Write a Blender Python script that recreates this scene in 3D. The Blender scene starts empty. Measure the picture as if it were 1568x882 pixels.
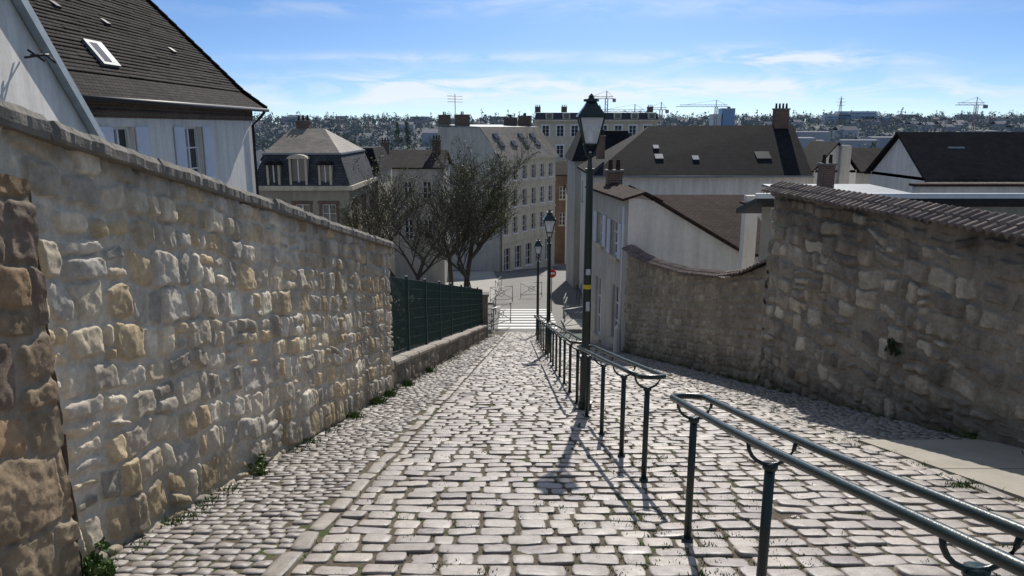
import bpy, math, random
import numpy as np
from mathutils import Vector
rnd=random.Random(7)
rng=np.random.default_rng(7)
S=bpy.context.scene
COL=S.collection
# ------------------------------------------------------------ terrain profile
def gz(y):
    if y<-15: return -1.6+.234*15
    if y<34: return -1.6-.234*y
    if y<95: return -9.556-.128*(y-34)
    if y<200: return -17.36-6.6*(y-95)/105
    return -24.
# ------------------------------------------------------------ materials
MATS={}
def base_mat(name,rough=.8,metal=0.,spec=.5):
    m=bpy.data.materials.new(name); m.use_nodes=True
    nt=m.node_tree; b=nt.nodes['Principled BSDF']
    b.inputs['Roughness'].default_value=rough; b.inputs['Metallic'].default_value=metal
    b.inputs['Specular IOR Level'].default_value=spec
    return m,nt,b
def N(nt,t,**k):
    n=nt.nodes.new(t)
    for a,v in k.items():
        if a in n.inputs: n.inputs[a].default_value=v
        else: setattr(n,a,v)
    return n
def c4(c): return (c[0],c[1],c[2],1)
def mixc(nt,fac,a,b,mode='MIX'):
    n=nt.nodes.new('ShaderNodeMix'); n.data_type='RGBA'; n.blend_type=mode
    for sock,v in ((n.inputs[0],fac),(n.inputs[6],a),(n.inputs[7],b)):
        if isinstance(v,bpy.types.NodeSocket): nt.links.new(v,sock)
        elif isinstance(v,(int,float)): sock.default_value=v
        else: sock.default_value=c4(v)
    return n.outputs[2]
def ramp(nt,src,stops):
    r=nt.nodes.new('ShaderNodeValToRGB'); nt.links.new(src,r.inputs[0])
    e=r.color_ramp.elements
    while len(e)<len(stops): e.new(.5)
    for i,(p,c) in enumerate(stops):
        e[i].position=p; e[i].color=c4(c) if not isinstance(c,(int,float)) else (c,c,c,1)
    return r.outputs[0]
def mth(nt,op,*a):
    n=nt.nodes.new('ShaderNodeMath'); n.operation=op
    for i,v in enumerate(a):
        if isinstance(v,bpy.types.NodeSocket): nt.links.new(v,n.inputs[i])
        else: n.inputs[i].default_value=v
    return n.outputs[0]
def noise(nt,scale,detail=5,rough=.6,vec=None,coord='Object',stretch=None):
    n=N(nt,'ShaderNodeTexNoise'); n.inputs['Scale'].default_value=scale
    n.inputs['Detail'].default_value=detail; n.inputs['Roughness'].default_value=rough
    tc=N(nt,'ShaderNodeTexCoord'); v=tc.outputs[coord]
    if stretch:
        mp=N(nt,'ShaderNodeMapping'); mp.inputs['Scale'].default_value=stretch
        nt.links.new(v,mp.inputs[0]); v=mp.outputs[0]
    nt.links.new(v,n.inputs['Vector'])
    return n.outputs['Fac']
def bump(nt,b,h,st,dist=.02):
    n=N(nt,'ShaderNodeBump'); n.inputs['Strength'].default_value=st; n.inputs['Distance'].default_value=dist
    nt.links.new(h,n.inputs['Height']); nt.links.new(n.outputs[0],b.inputs['Normal'])
def M(name,c1,c2=None,scale=3,rough=.8,bmp=0.,bs=40,metal=0.,spec=.3,stretch=None,bd=.01):
    if name in MATS: return MATS[name]
    m,nt,b=base_mat(name,rough,metal,spec)
    if c2 is None: c2=tuple(x*.8 for x in c1)
    f=noise(nt,scale,6,.65,stretch=stretch)
    col=ramp(nt,f,[(.3,c1),(.7,c2)])
    nt.links.new(col,b.inputs['Base Color'])
    if bmp: bump(nt,b,noise(nt,bs,4),bmp,bd)
    MATS[name]=m; return m
def plast(name,c1,c2):
    """render with rain streaks and patches"""
    m,nt,b=base_mat(name,.92,0,.15)
    col=ramp(nt,noise(nt,.7,7,.65),[(.3,c1),(.7,c2)])
    k=ramp(nt,noise(nt,1.6,6,.7,stretch=(2.,2.,.18)),[(.35,.80),(.6,1.02)])
    col=mixc(nt,1.0,col,k,'MULTIPLY'); k=ramp(nt,noise(nt,7,5,.7),[(.3,.9),(.7,1.04)]); col=mixc(nt,1.0,col,k,'MULTIPLY')
    nt.links.new(col,b.inputs['Base Color']); bump(nt,b,noise(nt,18,5),.25,.01)
    MATS[name]=m; return m
def MB(name,c1,c2,mort,w,h,ms=.01,rough=.9,bmp=.5,var=.5,off=.5,spec=.08):
    if name in MATS: return MATS[name]
    m,nt,b=base_mat(name,rough,0,spec)
    br=N(nt,'ShaderNodeTexBrick'); br.offset=off
    br.inputs['Color1'].default_value=c4(c1); br.inputs['Color2'].default_value=c4(c2); br.inputs['Mortar'].default_value=c4(mort)
    br.inputs['Scale'].default_value=1; br.inputs['Mortar Size'].default_value=ms
    br.inputs['Brick Width'].default_value=w; br.inputs['Row Height'].default_value=h
    br.inputs['Mortar Smooth'].default_value=.3
    tc=N(nt,'ShaderNodeTexCoord'); nt.links.new(tc.outputs['UV'],br.inputs['Vector'])
    f=noise(nt,1.3,7,.7)
    k=ramp(nt,f,[(.3,1-var),(.7,1.0)])
    col=mixc(nt,1.0,br.outputs['Color'],k,'MULTIPLY')
    k=ramp(nt,noise(nt,.35,5,.6),[(.3,.75),(.7,1.15)]); col=mixc(nt,1.0,col,k,'MULTIPLY')
    nt.links.new(col,b.inputs['Base Color'])
    inv=N(nt,'ShaderNodeMath',operation='SUBTRACT'); inv.inputs[0].default_value=1; nt.links.new(br.outputs['Fac'],inv.inputs[1])
    bump(nt,b,inv.outputs[0],bmp,.02)
    MATS[name]=m; return m
def M_attr(name,rough=.85,bs=60,bst=.5,spec=.25,bd=.01):
    m,nt,b=base_mat(name,rough,0,spec)
    a=N(nt,'ShaderNodeAttribute'); a.attribute_name='Col'
    k=ramp(nt,noise(nt,22,6,.7),[(.25,.70),(.75,1.22)])
    col=mixc(nt,1.0,a.outputs['Color'],k,'MULTIPLY')
    nt.links.new(col,b.inputs['Base Color'])
    bump(nt,b,noise(nt,bs,6,.7),bst,bd)
    return m
def M_island(name,stops,rough=.5,spec=.5,bs=50,bst=.4):
    m,nt,b=base_mat(name,rough,0,spec)
    g=N(nt,'ShaderNodeNewGeometry')
    c=ramp(nt,g.outputs['Random Per Island'],stops)
    k=ramp(nt,noise(nt,16,7,.75),[(.25,.60),(.75,1.16)])
    col=mixc(nt,1.0,c,k,'MULTIPLY')
    k2=ramp(nt,noise(nt,.8,4,.6),[(.3,.82),(.7,1.06)])
    col=mixc(nt,1.0,col,k2,'MULTIPLY')
    nt.links.new(col,b.inputs['Base Color'])
    r=ramp(nt,noise(nt,9,5,.6),[(.3,rough-.12),(.7,rough+.18)]); nt.links.new(r,b.inputs['Roughness'])
    bump(nt,b,noise(nt,bs,6,.7),bst,.006)
    return m
plaster=plast('plaster_white',(.78,.75,.71),(.69,.66,.62))
plaster_g=plast('plaster_grey',(.56,.535,.49),(.43,.41,.37))
plaster_b=plast('plaster_beige',(.60,.54,.44),(.47,.42,.34))
stone_w=plast('stone_cream',(.64,.57,.45),(.52,.46,.36))
iron=M('green_iron',(.010,.022,.019),(.016,.034,.028),6,.32,.1,80,0,.5)
iron2=M('worn_green_paint',(.008,.022,.021),(.018,.036,.033),9,.30,.15,90,.0,.5)
dark=M('dark_metal',(.02,.022,.025),(.03,.03,.035),8,.5)
glassm=M('window_glass',(.02,.025,.03),(.035,.04,.05),2,.08,0,1,0,.6)
white=M('white_paint',(.75,.76,.78),(.65,.66,.68),4,.6)
shut=M('shutter_paint',(.66,.70,.78),(.58,.61,.70),6,.6)
zinc=M('zinc',(.24,.26,.28),(.16,.18,.20),1.5,.6,.1,10,.1)
copper=M('bargeboard',(.34,.40,.45),(.25,.30,.34),5,.6)
tile_br=MB('clay_tile_brown',(.082,.068,.064),(.044,.037,.037),(.008,.008,.008),.17,.11,.012,.9,1.,.5)
tile_dk=MB('slate_dark',(.034,.032,.036),(.020,.020,.023),(.008,.008,.01),.25,.16,.01,.85,.6,.4)
tile_gy=MB('slate_grey',(.11,.115,.13),(.075,.08,.09),(.03,.03,.03),.25,.16,.01,.75,.5,.4)
tile_lt=MB('tile_pale',(.32,.27,.23),(.22,.19,.165),(.12,.1,.09),.3,.2,.012,.6,.5,.4)
tile_rd=MB('tile_reddish',(.085,.055,.045),(.055,.038,.033),(.02,.015,.015),.2,.14,.01,.9,.8,.4)
brick=MB('brick_red',(.24,.13,.10),(.17,.095,.075),(.27,.24,.20),.22,.075,.012,.85,.3,.3)
brick_f=MB('brick_frieze',(.20,.13,.10),(.13,.085,.07),(.22,.2,.17),.22,.075,.012,.85,.3,.3)
# ------------------------------------------------------------ mesh helpers
def mesh_obj(name,verts,faces,mat,parent=None,smooth=False,uvs=None,cols=None):
    me=bpy.data.meshes.new(name)
    if isinstance(verts,np.ndarray): verts=verts.tolist()
    me.from_pydata(verts,[],faces)
    if uvs is not None:
        ul=me.uv_layers.new(name='UVMap'); ul.data.foreach_set('uv',np.array(uvs,dtype=np.float32).ravel())
    if cols is not None:
        ca=me.color_attributes.new('Col','FLOAT_COLOR','POINT')
        c=np.ones((len(verts),4),dtype=np.float32); c[:,:3]=cols; ca.data.foreach_set('color',c.ravel())
    if smooth: me.polygons.foreach_set('use_smooth',[True]*len(me.polygons))
    me.materials.append(mat)
    ob=bpy.data.objects.new(name,me); COL.objects.link(ob)
    if parent: ob.parent=parent
    return ob
class B:
    def __init__(s,name,o=(0,0,0),ang=0.):
        s.name=name; s.o=Vector(o); s.c=math.cos(ang); s.s=math.sin(ang); s.parts={}
    def T(s,p):
        return (s.o.x+p[0]*s.c-p[1]*s.s, s.o.y+p[0]*s.s+p[1]*s.c, s.o.z+p[2])
    def poly(s,part,mat,pts,smooth=False):
        P=s.parts.setdefault(part,dict(v=[],f=[],uv=[],m=mat,s=smooth))
        n=len(P['v']); W=[Vector(s.T(p)) for p in pts]
        P['v']+= [tuple(w) for w in W]; P['f'].append(tuple(range(n,n+len(pts))))
        ax=(W[1]-W[0]); ax=ax.normalized() if ax.length>1e-9 else Vector((1,0,0))
        nn=ax.cross(W[2]-W[0]); nn=nn.normalized() if nn.length>1e-9 else Vector((0,0,1)); ay=nn.cross(ax)
        for w in W:
            P['uv'].append(((w-W[0]).dot(ax),(w-W[0]).dot(ay)))
    def hexa(s,part,mat,b,t):
        s.poly(part,mat,b[::-1]); s.poly(part,mat,t)
        n=len(b)
        for i in range(n):
            j=(i+1)%n; s.poly(part,mat,[b[i],b[j],t[j],t[i]])
    def box(s,part,mat,x0,x1,y0,y1,z0,z1):
        b=[(x0,y0,z0),(x1,y0,z0),(x1,y1,z0),(x0,y1,z0)]; t=[(p[0],p[1],z1) for p in b]
        s.hexa(part,mat,b,t)
    def obox(s,part,mat,p0,d,s0,s1,z0,z1,o0,o1):
        n=(d[1],-d[0])
        def q(a,o,z): return (p0[0]+d[0]*a+n[0]*o,p0[1]+d[1]*a+n[1]*o,z)
        b=[q(s0,o0,z0),q(s1,o0,z0),q(s1,o1,z0),q(s0,o1,z0)]; t=[(p[0],p[1],z1) for p in b]
        s.hexa(part,mat,b,t)
    def slab(s,part,mat,pts,th=.1):
        s.poly(part,mat,pts)
        lo=[(p[0],p[1],p[2]-th) for p in pts]; s.poly(part,mat,lo[::-1])
        for i in range(len(pts)):
            j=(i+1)%len(pts); s.poly(part,mat,[lo[i],lo[j],pts[j],pts[i]])
    def frus(s,part,mat,cx,cy,z0,z1,r0,r1,n=10,rot=0.,smooth=False,cap=True,cx1=None,cy1=None):
        cx1=cx if cx1 is None else cx1; cy1=cy if cy1 is None else cy1
        A=[rot+2*math.pi*i/n for i in range(n)]
        lo=[(cx+r0*math.cos(a),cy+r0*math.sin(a),z0) for a in A]; hi=[(cx1+r1*math.cos(a),cy1+r1*math.sin(a),z1) for a in A]
        for i in range(n):
            j=(i+1)%n; s.poly(part,mat,[lo[i],lo[j],hi[j],hi[i]])
        if cap: s.poly(part,mat,hi); s.poly(part,mat,lo[::-1])
    def tube(s,part,mat,pts,r,n=8,r2=None):
        pts=[Vector(p) for p in pts]; rings=[]
        for i,p in enumerate(pts):
            a=pts[max(i-1,0)]; b=pts[min(i+1,len(pts)-1)]; t=(b-a).normalized()
            up=Vector((0,0,1)) if abs(t.z)<.9 else Vector((1,0,0))
            u=t.cross(up).normalized(); w=u.cross(t)
            rr=r if r2 is None else r+(r2-r)*i/(len(pts)-1)
            rings.append([tuple(p+u*rr*math.cos(2*math.pi*k/n)+w*rr*math.sin(2*math.pi*k/n)) for k in range(n)])
        P=s.parts.setdefault(part,dict(v=[],f=[],uv=[],m=mat,s=True)); P['s']=True
        base=len(P['v'])
        for R in rings: P['v']+=[s.T(q) for q in R]
        for i in range(len(rings)-1):
            for k in range(n):
                k2=(k+1)%n
                P['f'].append((base+i*n+k,base+i*n+k2,base+(i+1)*n+k2,base+(i+1)*n+k)); P['uv']+=[(0,0)]*4
        P['f'].append(tuple(base+k for k in range(n))[::-1]); P['uv']+=[(0,0)]*n
        P['f'].append(tuple(base+(len(rings)-1)*n+k for k in range(n))); P['uv']+=[(0,0)]*n
    def wall(s,part,mat,p0,p1,z0,z1,ops=(),depth=.18,frame=None,glass=None,sill=None,surround=None,bars=2):
        dx=p1[0]-p0[0]; dy=p1[1]-p0[1]; L=math.hypot(dx,dy); d=(dx/L,dy/L); n=(d[1],-d[0])
        def q(a,z,o=0): return (p0[0]+d[0]*a+n[0]*o,p0[1]+d[1]*a+n[1]*o,z)
        xs=sorted({0,L,*[o[0] for o in ops],*[o[1] for o in ops]}); zs=sorted({z0,z1,*[o[2] for o in ops],*[o[3] for o in ops]})
        for i in range(len(xs)-1):
            for j in range(len(zs)-1):
                mx=(xs[i]+xs[i+1])/2; mz=(zs[j]+zs[j+1])/2
                if any(o[0]<mx<o[1] and o[2]<mz<o[3] for o in ops): continue
                P=s.parts.setdefault(part,dict(v=[],f=[],uv=[],m=mat,s=False)); k=len(P['v'])
                P['v']+=[s.T(q(xs[i],zs[j])),s.T(q(xs[i+1],zs[j])),s.T(q(xs[i+1],zs[j+1])),s.T(q(xs[i],zs[j+1]))]
                P['f'].append((k,k+1,k+2,k+3)); P['uv']+=[(xs[i],zs[j]),(xs[i+1],zs[j]),(xs[i+1],zs[j+1]),(xs[i],zs[j+1])]
        for o in ops:
            a,b,c,e=o[:4]; D=-depth
            s.poly(part,mat,[q(a,c),q(a,c,D),q(a,e,D),q(a,e)]); s.poly(part,mat,[q(b,c),q(b,e),q(b,e,D),q(b,c,D)])
            s.poly(part,mat,[q(a,e),q(a,e,D),q(b,e,D),q(b,e)]); s.poly(part,mat,[q(a,c),q(b,c),q(b,c,D),q(a,c,D)])
            s.poly('window_panes',glass or glassm,[q(a,c,D),q(b,c,D),q(b,e,D),q(a,e,D)])
            if frame:
                w=.06
                for (u0,u1,v0,v1) in ((a,a+w,c,e),(b-w,b,c,e),(a+w,b-w,c,c+w),(a+w,b-w,e-w,e),((a+b)/2-.04,(a+b)/2+.04,c+w,e-w)):
                    s.obox('window_frames',frame,p0,d,u0,u1,v0,v1,D+.004,D+.06)
                for k in range(1,bars+1):
                    zz=c+(e-c)*k/(bars+1)
                    s.obox('window_frames',frame,p0,d,a+w,(a+b)/2-.04,zz-.02,zz+.02,D+.004,D+.05)
                    s.obox('window_frames',frame,p0,d,(a+b)/2+.04,b-w,zz-.02,zz+.02,D+.004,D+.05)
            if sill: s.obox('sills',sill,p0,d,a-.1,b+.1,c-.1,c-.002,-.02,.1)
            if surround:
                s.obox('surrounds',surround,p0,d,a-.16,a-.003,c,e+.003,-.02,.035); s.obox('surrounds',surround,p0,d,b+.003,b+.16,c,e+.003,-.02,.035)
                s.obox('surrounds',surround,p0,d,a-.2,b+.2,e+.006,e+.2,-.02,.06)
        return d
    def finish(s,single=False):
        E=bpy.data.objects.new(s.name,None); COL.objects.link(E)
        for k,P in s.parts.items(): mesh_obj(k,P['v'],P['f'],P['m'],E,P['s'],P['uv'])
        return E
# ------------------------------------------------------------ numpy noise
def vn(x,y,seed=0):
    xi=np.floor(x).astype(np.int64); yi=np.floor(y).astype(np.int64); fx=x-xi; fy=y-yi
    u=fx*fx*(3-2*fx); v=fy*fy*(3-2*fy)
    def h(a,b):
        n=(a*374761393+b*668265263+seed*982451653)&0xffffffff
        n=((n^(n>>13))*1274126177)&0xffffffff
        return ((n^(n>>16))&0xffff)/65535.
    return (h(xi,yi)*(1-u)+h(xi+1,yi)*u)*(1-v)+(h(xi,yi+1)*(1-u)+h(xi+1,yi+1)*u)*v
def fbm(x,y,seed=0,o=4):
    r=0;a=.5
    for i in range(o): r=r+a*(vn(x*2**i,y*2**i,seed+i)-.5)*2; a*=.55
    return r
def sst(a,b,x):
    t=np.clip((x-a)/(b-a),0,1); return t*t*(3-2*t)
def grid_faces(nr,nc):
    i=np.arange(nr-1)[:,None]; j=np.arange(nc-1)[None,:]; a=(i*nc+j)
    return np.stack([a,a+1,a+nc+1,a+nc],-1).reshape(-1,4).tolist()
def masonry(name,p0,d,ss,zb,zt,nh,mat,pal,mort,ch=(.15,.29),sw=(.12,.36),gap=.010,prot=.034,seed=1,follow=True,parent=None,warp=.05,n_sign=1,rough=.014,mcover=.0,dome_a=.006,tilt=.12,stain=.0,lumv=.45):
    r=random.Random(seed)
    s=np.asarray(ss)[None,:]; t=np.linspace(0,1,nh)[:,None]
    ZB=np.array([zb(q) for q in ss])[None,:]; ZT=np.array([zt(q) for q in ss])[None,:]
    Z=ZB+(ZT-ZB)*t; Sg=np.broadcast_to(s,Z.shape).copy()
    H=(Z-ZB) if follow else Z-ZB.min()
    ws=Sg+fbm(Sg*2.2,H*2.2,seed+10,3)*warp*1.5; wh=H+fbm(Sg*2.4,H*1.8,seed+20,3)*warp*1.6
    hmax=H.max()+.4; cb=[-.4]
    while cb[-1]<hmax: cb.append(cb[-1]+r.uniform(*ch))
    cb=np.array(cb); ci=np.clip(np.searchsorted(cb,wh)-1,0,len(cb)-2)
    out=np.zeros_like(Z); msk=np.zeros_like(Z); col=np.zeros(Z.shape+(3,)); pal=np.array(pal)
    smax=max(ss)+.6
    for k in range(len(cb)-1):
        m=ci==k
        if not m.any(): continue
        sb=[min(ss)-.6-r.uniform(0,.3)]
        while sb[-1]<smax: sb.append(sb[-1]+r.uniform(*sw)*(1.0 if r.random()>.2 else .6))
        sb=np.array(sb); x=ws[m]; y=wh[m]; j=np.clip(np.searchsorted(sb,x)-1,0,len(sb)-2)
        n=len(sb); R=np.array([[r.random() for _ in range(10)] for _ in range(n)])
        hw=(sb[j+1]-sb[j])/2; cx=(sb[j+1]+sb[j])/2; c0=cb[k]; c1=cb[k+1]
        split=(R[j,0]<.25)&((c1-c0)>.18)
        sp=c0+(c1-c0)*(.35+.3*R[j,1]); up=y>sp
        lo=np.where(split&up,sp,c0); hi=np.where(split&~up,sp,c1)
        hh=(hi-lo)/2; cy=(hi+lo)/2; q=np.where(split&up,3,0)
        px=x-cx; py=y-cy; an=(R[j,2]-.5)*.34
        qx=px*np.cos(an)-py*np.sin(an); qy=px*np.sin(an)+py*np.cos(an)
        g=gap*(.4+2.2*R[j,3]); rad=np.minimum(.012+.045*R[j,4],np.minimum(hw,hh)*.7)
        ax=np.abs(qx)-(hw-g-rad); ay=np.abs(qy)-(hh-g-rad)
        sd=np.hypot(np.maximum(ax,0),np.maximum(ay,0))+np.minimum(np.maximum(ax,ay),0)-rad
        sd=sd+fbm(x*9,y*9,seed+33,4)*.022+mcover*sst(.1,.5,fbm(x*.8,y*.8,seed+77,2))*.1
        sh=sst(.004,-.012,sd); dome=np.clip(1-(qx/hw)**2,0,1)*np.clip(1-(qy/hh)**2,0,1)
        tl=(R[j,5]-.5)*tilt*px+(R[j,6]-.5)*tilt*py
        rr=(R[(j+q)%n,7]); o=sh*(prot*(.2+.9*rr)+dome*dome_a+tl+fbm(x*12,y*12,seed+5,4)*rough*1.1+np.abs(fbm(x*5,y*5,seed+55,3))*rough)
        out[m]=o; msk[m]=sh
        ids=(np.floor(R[(j+q)%n,8]*len(pal))).astype(int)%len(pal)
        col[m]=pal[ids]*(.76+.42*R[(j+q)%n,9])[:,None]
    out+= (1-msk)*fbm(Sg*14,H*14,seed+6,4)*.012+fbm(Sg*1.1,H*1.1,seed+7,3)*.03
    lum=1+fbm(Sg*6,H*6,seed+8,5)[...,None]*lumv
    mo=np.array(mort)[None,None,:]*(1+fbm(Sg*2.3,H*2.3,seed+9,4)[...,None]*.3)
    C=mo*(1-msk[...,None])+col*lum*msk[...,None]
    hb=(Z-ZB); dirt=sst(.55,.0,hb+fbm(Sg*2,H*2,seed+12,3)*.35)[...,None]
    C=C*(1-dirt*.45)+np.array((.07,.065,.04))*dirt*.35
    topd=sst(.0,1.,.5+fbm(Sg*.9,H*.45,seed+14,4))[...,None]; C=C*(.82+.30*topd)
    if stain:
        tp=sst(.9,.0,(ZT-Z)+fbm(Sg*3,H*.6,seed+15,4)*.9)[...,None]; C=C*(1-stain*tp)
    nx,ny=d[1]*n_sign,-d[0]*n_sign
    X=p0[0]+d[0]*Sg+nx*out; Y=p0[1]+d[1]*Sg+ny*out
    V=np.stack([X,Y,Z],-1).reshape(-1,3)
    return mesh_obj(name,V,grid_faces(*Z.shape),mat,parent,True,None,C.reshape(-1,3).clip(0.01,.8))
# ------------------------------------------------------------ ground
terr_m,nt,b=base_mat('hazed_soil_and_grass',.95,0,.1)
c=ramp(nt,noise(nt,.02,8,.7),[(.35,(.10,.12,.11)),(.5,(.17,.18,.18)),(.65,(.12,.14,.12))]); nt.links.new(c,b.inputs['Base Color'])  # soil and grass greyed: distance haze put into the colour
def terr_z(x,y):
    z=gz(y)-.07
    if y>450:
        t=min((y-450)/1150.,1.); t=t*t*(3-2*t)
        top=3+9*(1/(1+math.exp(-(x-200)/200)))
        z=-24+(top+24)*t
        z+=(float(vn(np.array([x/220.]),np.array([y/260.]),3)[0])-.5)*9*min(t*2,1)
    if x<-2.5+.058*y and -10<y<34: z-=0.25
    return z
xs=[-3000,-2000,-1400,-1000,-750,-550,-400,-300,-220,-150,-100,-60,-30,-15,-8,-5,-3.2]+[-2,0,2,4,6.5,8,15,30,60,100,150,220,300,400,550,750,1000,1400,2000,3000]
ys=[-100,-50,-15,0,5,10,15,20,25,30,34,45,60,80,95,120,160,200,300,450,550,650,750,850,950,1050,1150,1250,1350,1450,1600,1900,2500,4000]
V=[(x,y,terr_z(x,y)) for y in ys for x in xs]
mesh_obj('terrain',V,grid_faces(len(ys),len(xs)),terr_m,None,True)
LW=lambda y:-2.70+.058*y
CB=lambda y:-1.48+.037*y
RE=lambda y:4.3-.08*y
RW=lambda y:6.26-.14*y
bed_m,nt,b=base_mat('joint_sand_and_moss',.95,0,.1)
c=ramp(nt,noise(nt,30,6,.7),[(.3,(.065,.053,.042)),(.7,(.17,.14,.105))])
gr=ramp(nt,noise(nt,1.6,6,.75),[(.52,0.),(.62,1.)])
c2=ramp(nt,noise(nt,40,3),[(.3,(.035,.055,.016)),(.7,(.08,.105,.03))])
c=mixc(nt,gr,c,c2); nt.links.new(c,b.inputs['Base Color']); bump(nt,b,noise(nt,70,5),.6,.02)
V=[];yy=np.arange(-12,34.01,1.0)
for y in yy: V+=[(LW(y)-.1,y,gz(y)),(-.5,y,gz(y)),(1.5,y,gz(y)),(RW(y)+.1,y,gz(y))]
mesh_obj('cobbled_street_bed',V,grid_faces(len(yy),4),bed_m)
def stones(name,C,Hs,mat,K=12,rings=((1.,-.05),(1.,-.004),(.975,.0045),(.88,.0075),(.5,.009)),ctr=.0095,tilt=.05,off=.004,seed=1,pw=9,base=0.005,jit=.022,vnz=.0014):
    g=np.random.default_rng(seed); n=len(C); C=np.array(C); Hs=np.array(Hs)
    A=2*np.pi*(np.arange(K)+.5)/K; ca,sa=np.cos(A),np.sin(A); rr=(np.abs(ca)**pw+np.abs(sa)**pw)**(-1/pw)
    J=1+g.uniform(-jit*1.6,jit,(n,K)); rot=g.normal(0,.035,n)
    tx=g.normal(0,tilt,n); ty=g.normal(0,tilt,n); oz=g.normal(0,off,n); th=g.uniform(.7,1.35,n)
    V=[]
    for (f,z) in list(rings)+[(0,ctr)]:
        k=K if f>0 else 1
        lx=(f*rr*ca)[None,:k]*Hs[:,0:1]*J[:,:k]; ly=(f*rr*sa)[None,:k]*Hs[:,1:2]*J[:,:k]
        X=lx*np.cos(rot)[:,None]-ly*np.sin(rot)[:,None]; Y=lx*np.sin(rot)[:,None]+ly*np.cos(rot)[:,None]
        z0=np.array([gz(q) for q in C[:,1]])[:,None]
        sl=-.234
        Zv=z0+sl*Y+oz[:,None]+base+z*th[:,None]+ (tx[:,None]*X+ty[:,None]*Y)+(g.normal(0,vnz,X.shape) if z>-.04 else 0)
        V.append(np.stack([X+C[:,0:1],Y+C[:,1:2],Zv],-1))
    V=np.concatenate(V,1); m=V.shape[1]; nr=len(rings); tf=[]
    for i in range(nr-1):
        for k in range(K): tf.append((i*K+k,i*K+(k+1)%K,(i+1)*K+(k+1)%K,(i+1)*K+k))
    tq=np.array(tf); tt=np.array([((nr-1)*K+k,(nr-1)*K+(k+1)%K,nr*K) for k in range(K)])
    bs=(np.arange(n)*m)[:,None,None]
    F=(bs+tq[None]).reshape(-1,4).tolist()+(bs+tt[None]).reshape(-1,3).tolist()
    return mesh_obj(name,V.reshape(-1,3),F,mat,None,True)
cob_m=M_island('granite_setts',[(0.,(.27,.235,.215)),(.3,(.39,.34,.305)),(.55,(.31,.265,.25)),(.8,(.45,.395,.34)),(1.,(.24,.205,.20))],.50,.5,55,.6)
cob_s=M_island('small_setts',[(0.,(.25,.22,.20)),(.4,(.36,.32,.29)),(.7,(.29,.26,.245)),(1.,(.41,.365,.33))],.5,.5,60,.6)
curb_m=M_island('kerb_granite',[(0.,(.28,.25,.22)),(.5,(.37,.33,.29)),(1.,(.32,.28,.24))],.58,.4,50,.4)
C=[];Hh=[]; y=.6
while y<33.6:
    rh=rnd.uniform(.150,.20); yc=y+rh/2; x=CB(yc)+.08
    xr=RE(yc)-.04
    first=True
    while x<xr:
        w=rnd.choice([.15,.2,.22,.24,.26,.30])*rnd.uniform(.93,1.07)
        if first: w*=rnd.uniform(.5,1); first=False
        if x+w>xr: w=xr-x
        if w>.06:
            yw=.03*math.sin(x*1.3+yc*.7)+.012*math.sin(x*4+yc*3)
            C.append((x+w/2,yc+yw)); Hh.append((w/2-rnd.uniform(.007,.014),rh/2-rnd.uniform(.007,.015)))
        x+=w
    y+=rh
stones('street_setts',C,Hh,cob_m,12,seed=3,tilt=.035)
C=[];Hh=[]
def slabzone(x,y): return 4.9<y<7.55 and x>RE(y)+.02
for side in (0,1):
    y=.6
    while y<(31 if side==0 else 33.5):
        rh=rnd.uniform(.088,.108); yc=y+rh/2
        a,bx=(LW(yc)+.04,CB(yc)-.07) if side==0 else (RE(yc)+.1,RW(yc)-.02)
        x=a-rnd.uniform(0,.08)
        while x<bx:
            w=rnd.uniform(.085,.16)
            if not(side==1 and slabzone(x+w/2,yc)) and x+w<bx+.03:
                C.append((x+w/2,yc+rnd.uniform(-.006,.006)+.02*math.sin(x*3+yc))); Hh.append((w/2-.0055,rh/2-.0055))
            x+=w
        y+=rh
stones('pavement_setts',C,Hh,cob_s,12,((1.,-.04),(1.,-.003),(.95,.003)),.0045,.05,.003,seed=5,pw=8,base=.005,vnz=.001)
C=[];Hh=[]
for fn,y1 in ((CB,33.5),(RE,33.5)):
    y=.6
    while y<y1:
        L=rnd.uniform(.22,.5); 
        C.append((fn(y+L/2)+rnd.uniform(-.012,.012),y+L/2)); Hh.append((rnd.uniform(.055,.072),L/2-.01)); y+=L
stones('kerb_stones',C,Hh,curb_m,12,((1.,-.05),(1.,-.003),(.96,.005),(.6,.007)),.008,.04,.005,seed=8,pw=9,base=.009,jit=.02)
conc=M('concrete_slab',(.40,.36,.30),(.29,.265,.22),2.5,.85,.4,60)
s_=B('concrete_slab')
for (a,bq) in ((4.9,6.19),(6.21,7.55)):
    P=[(RE(a)+.09,a),(RW(a)-.02,a),(RW(bq)-.02,bq),(RE(bq)+.09,bq)]
    s_.hexa('slab',conc,[(p[0],p[1],gz(p[1])-.03) for p in P],[(p[0],p[1],gz(p[1])+.024) for p in P])
s_.finish()
asph=M('asphalt',(.17,.16,.15),(.11,.105,.10),.5,.8,.3,40)
pave=M('pavement_light',(.33,.31,.28),(.24,.23,.21),.7,.8,.2,20)
road=B('road'); 
ysr=[34,38,44,52,62,75,95,125]
for i in range(len(ysr)-1):
    a,c_=ysr[i],ysr[i+1]
    road.poly('asphalt',asph,[(-30,a,gz(a)-.02),(40,a,gz(a)-.02),(40,c_,gz(c_)-.02),(-30,c_,gz(c_)-.02)])
mark=M('road_marking',(.78,.77,.74),(.6,.6,.58),5,.7)
y=35.2
while y<43: 
    road.poly('zebra',mark,[(-.7,y,gz(y)-.012),(2.3,y,gz(y)-.012),(2.3,y+.55,gz(y+.55)-.012),(-.7,y+.55,gz(y+.55)-.012)]); y+=1.1
road.finish()
pv=B('pavement')
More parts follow.
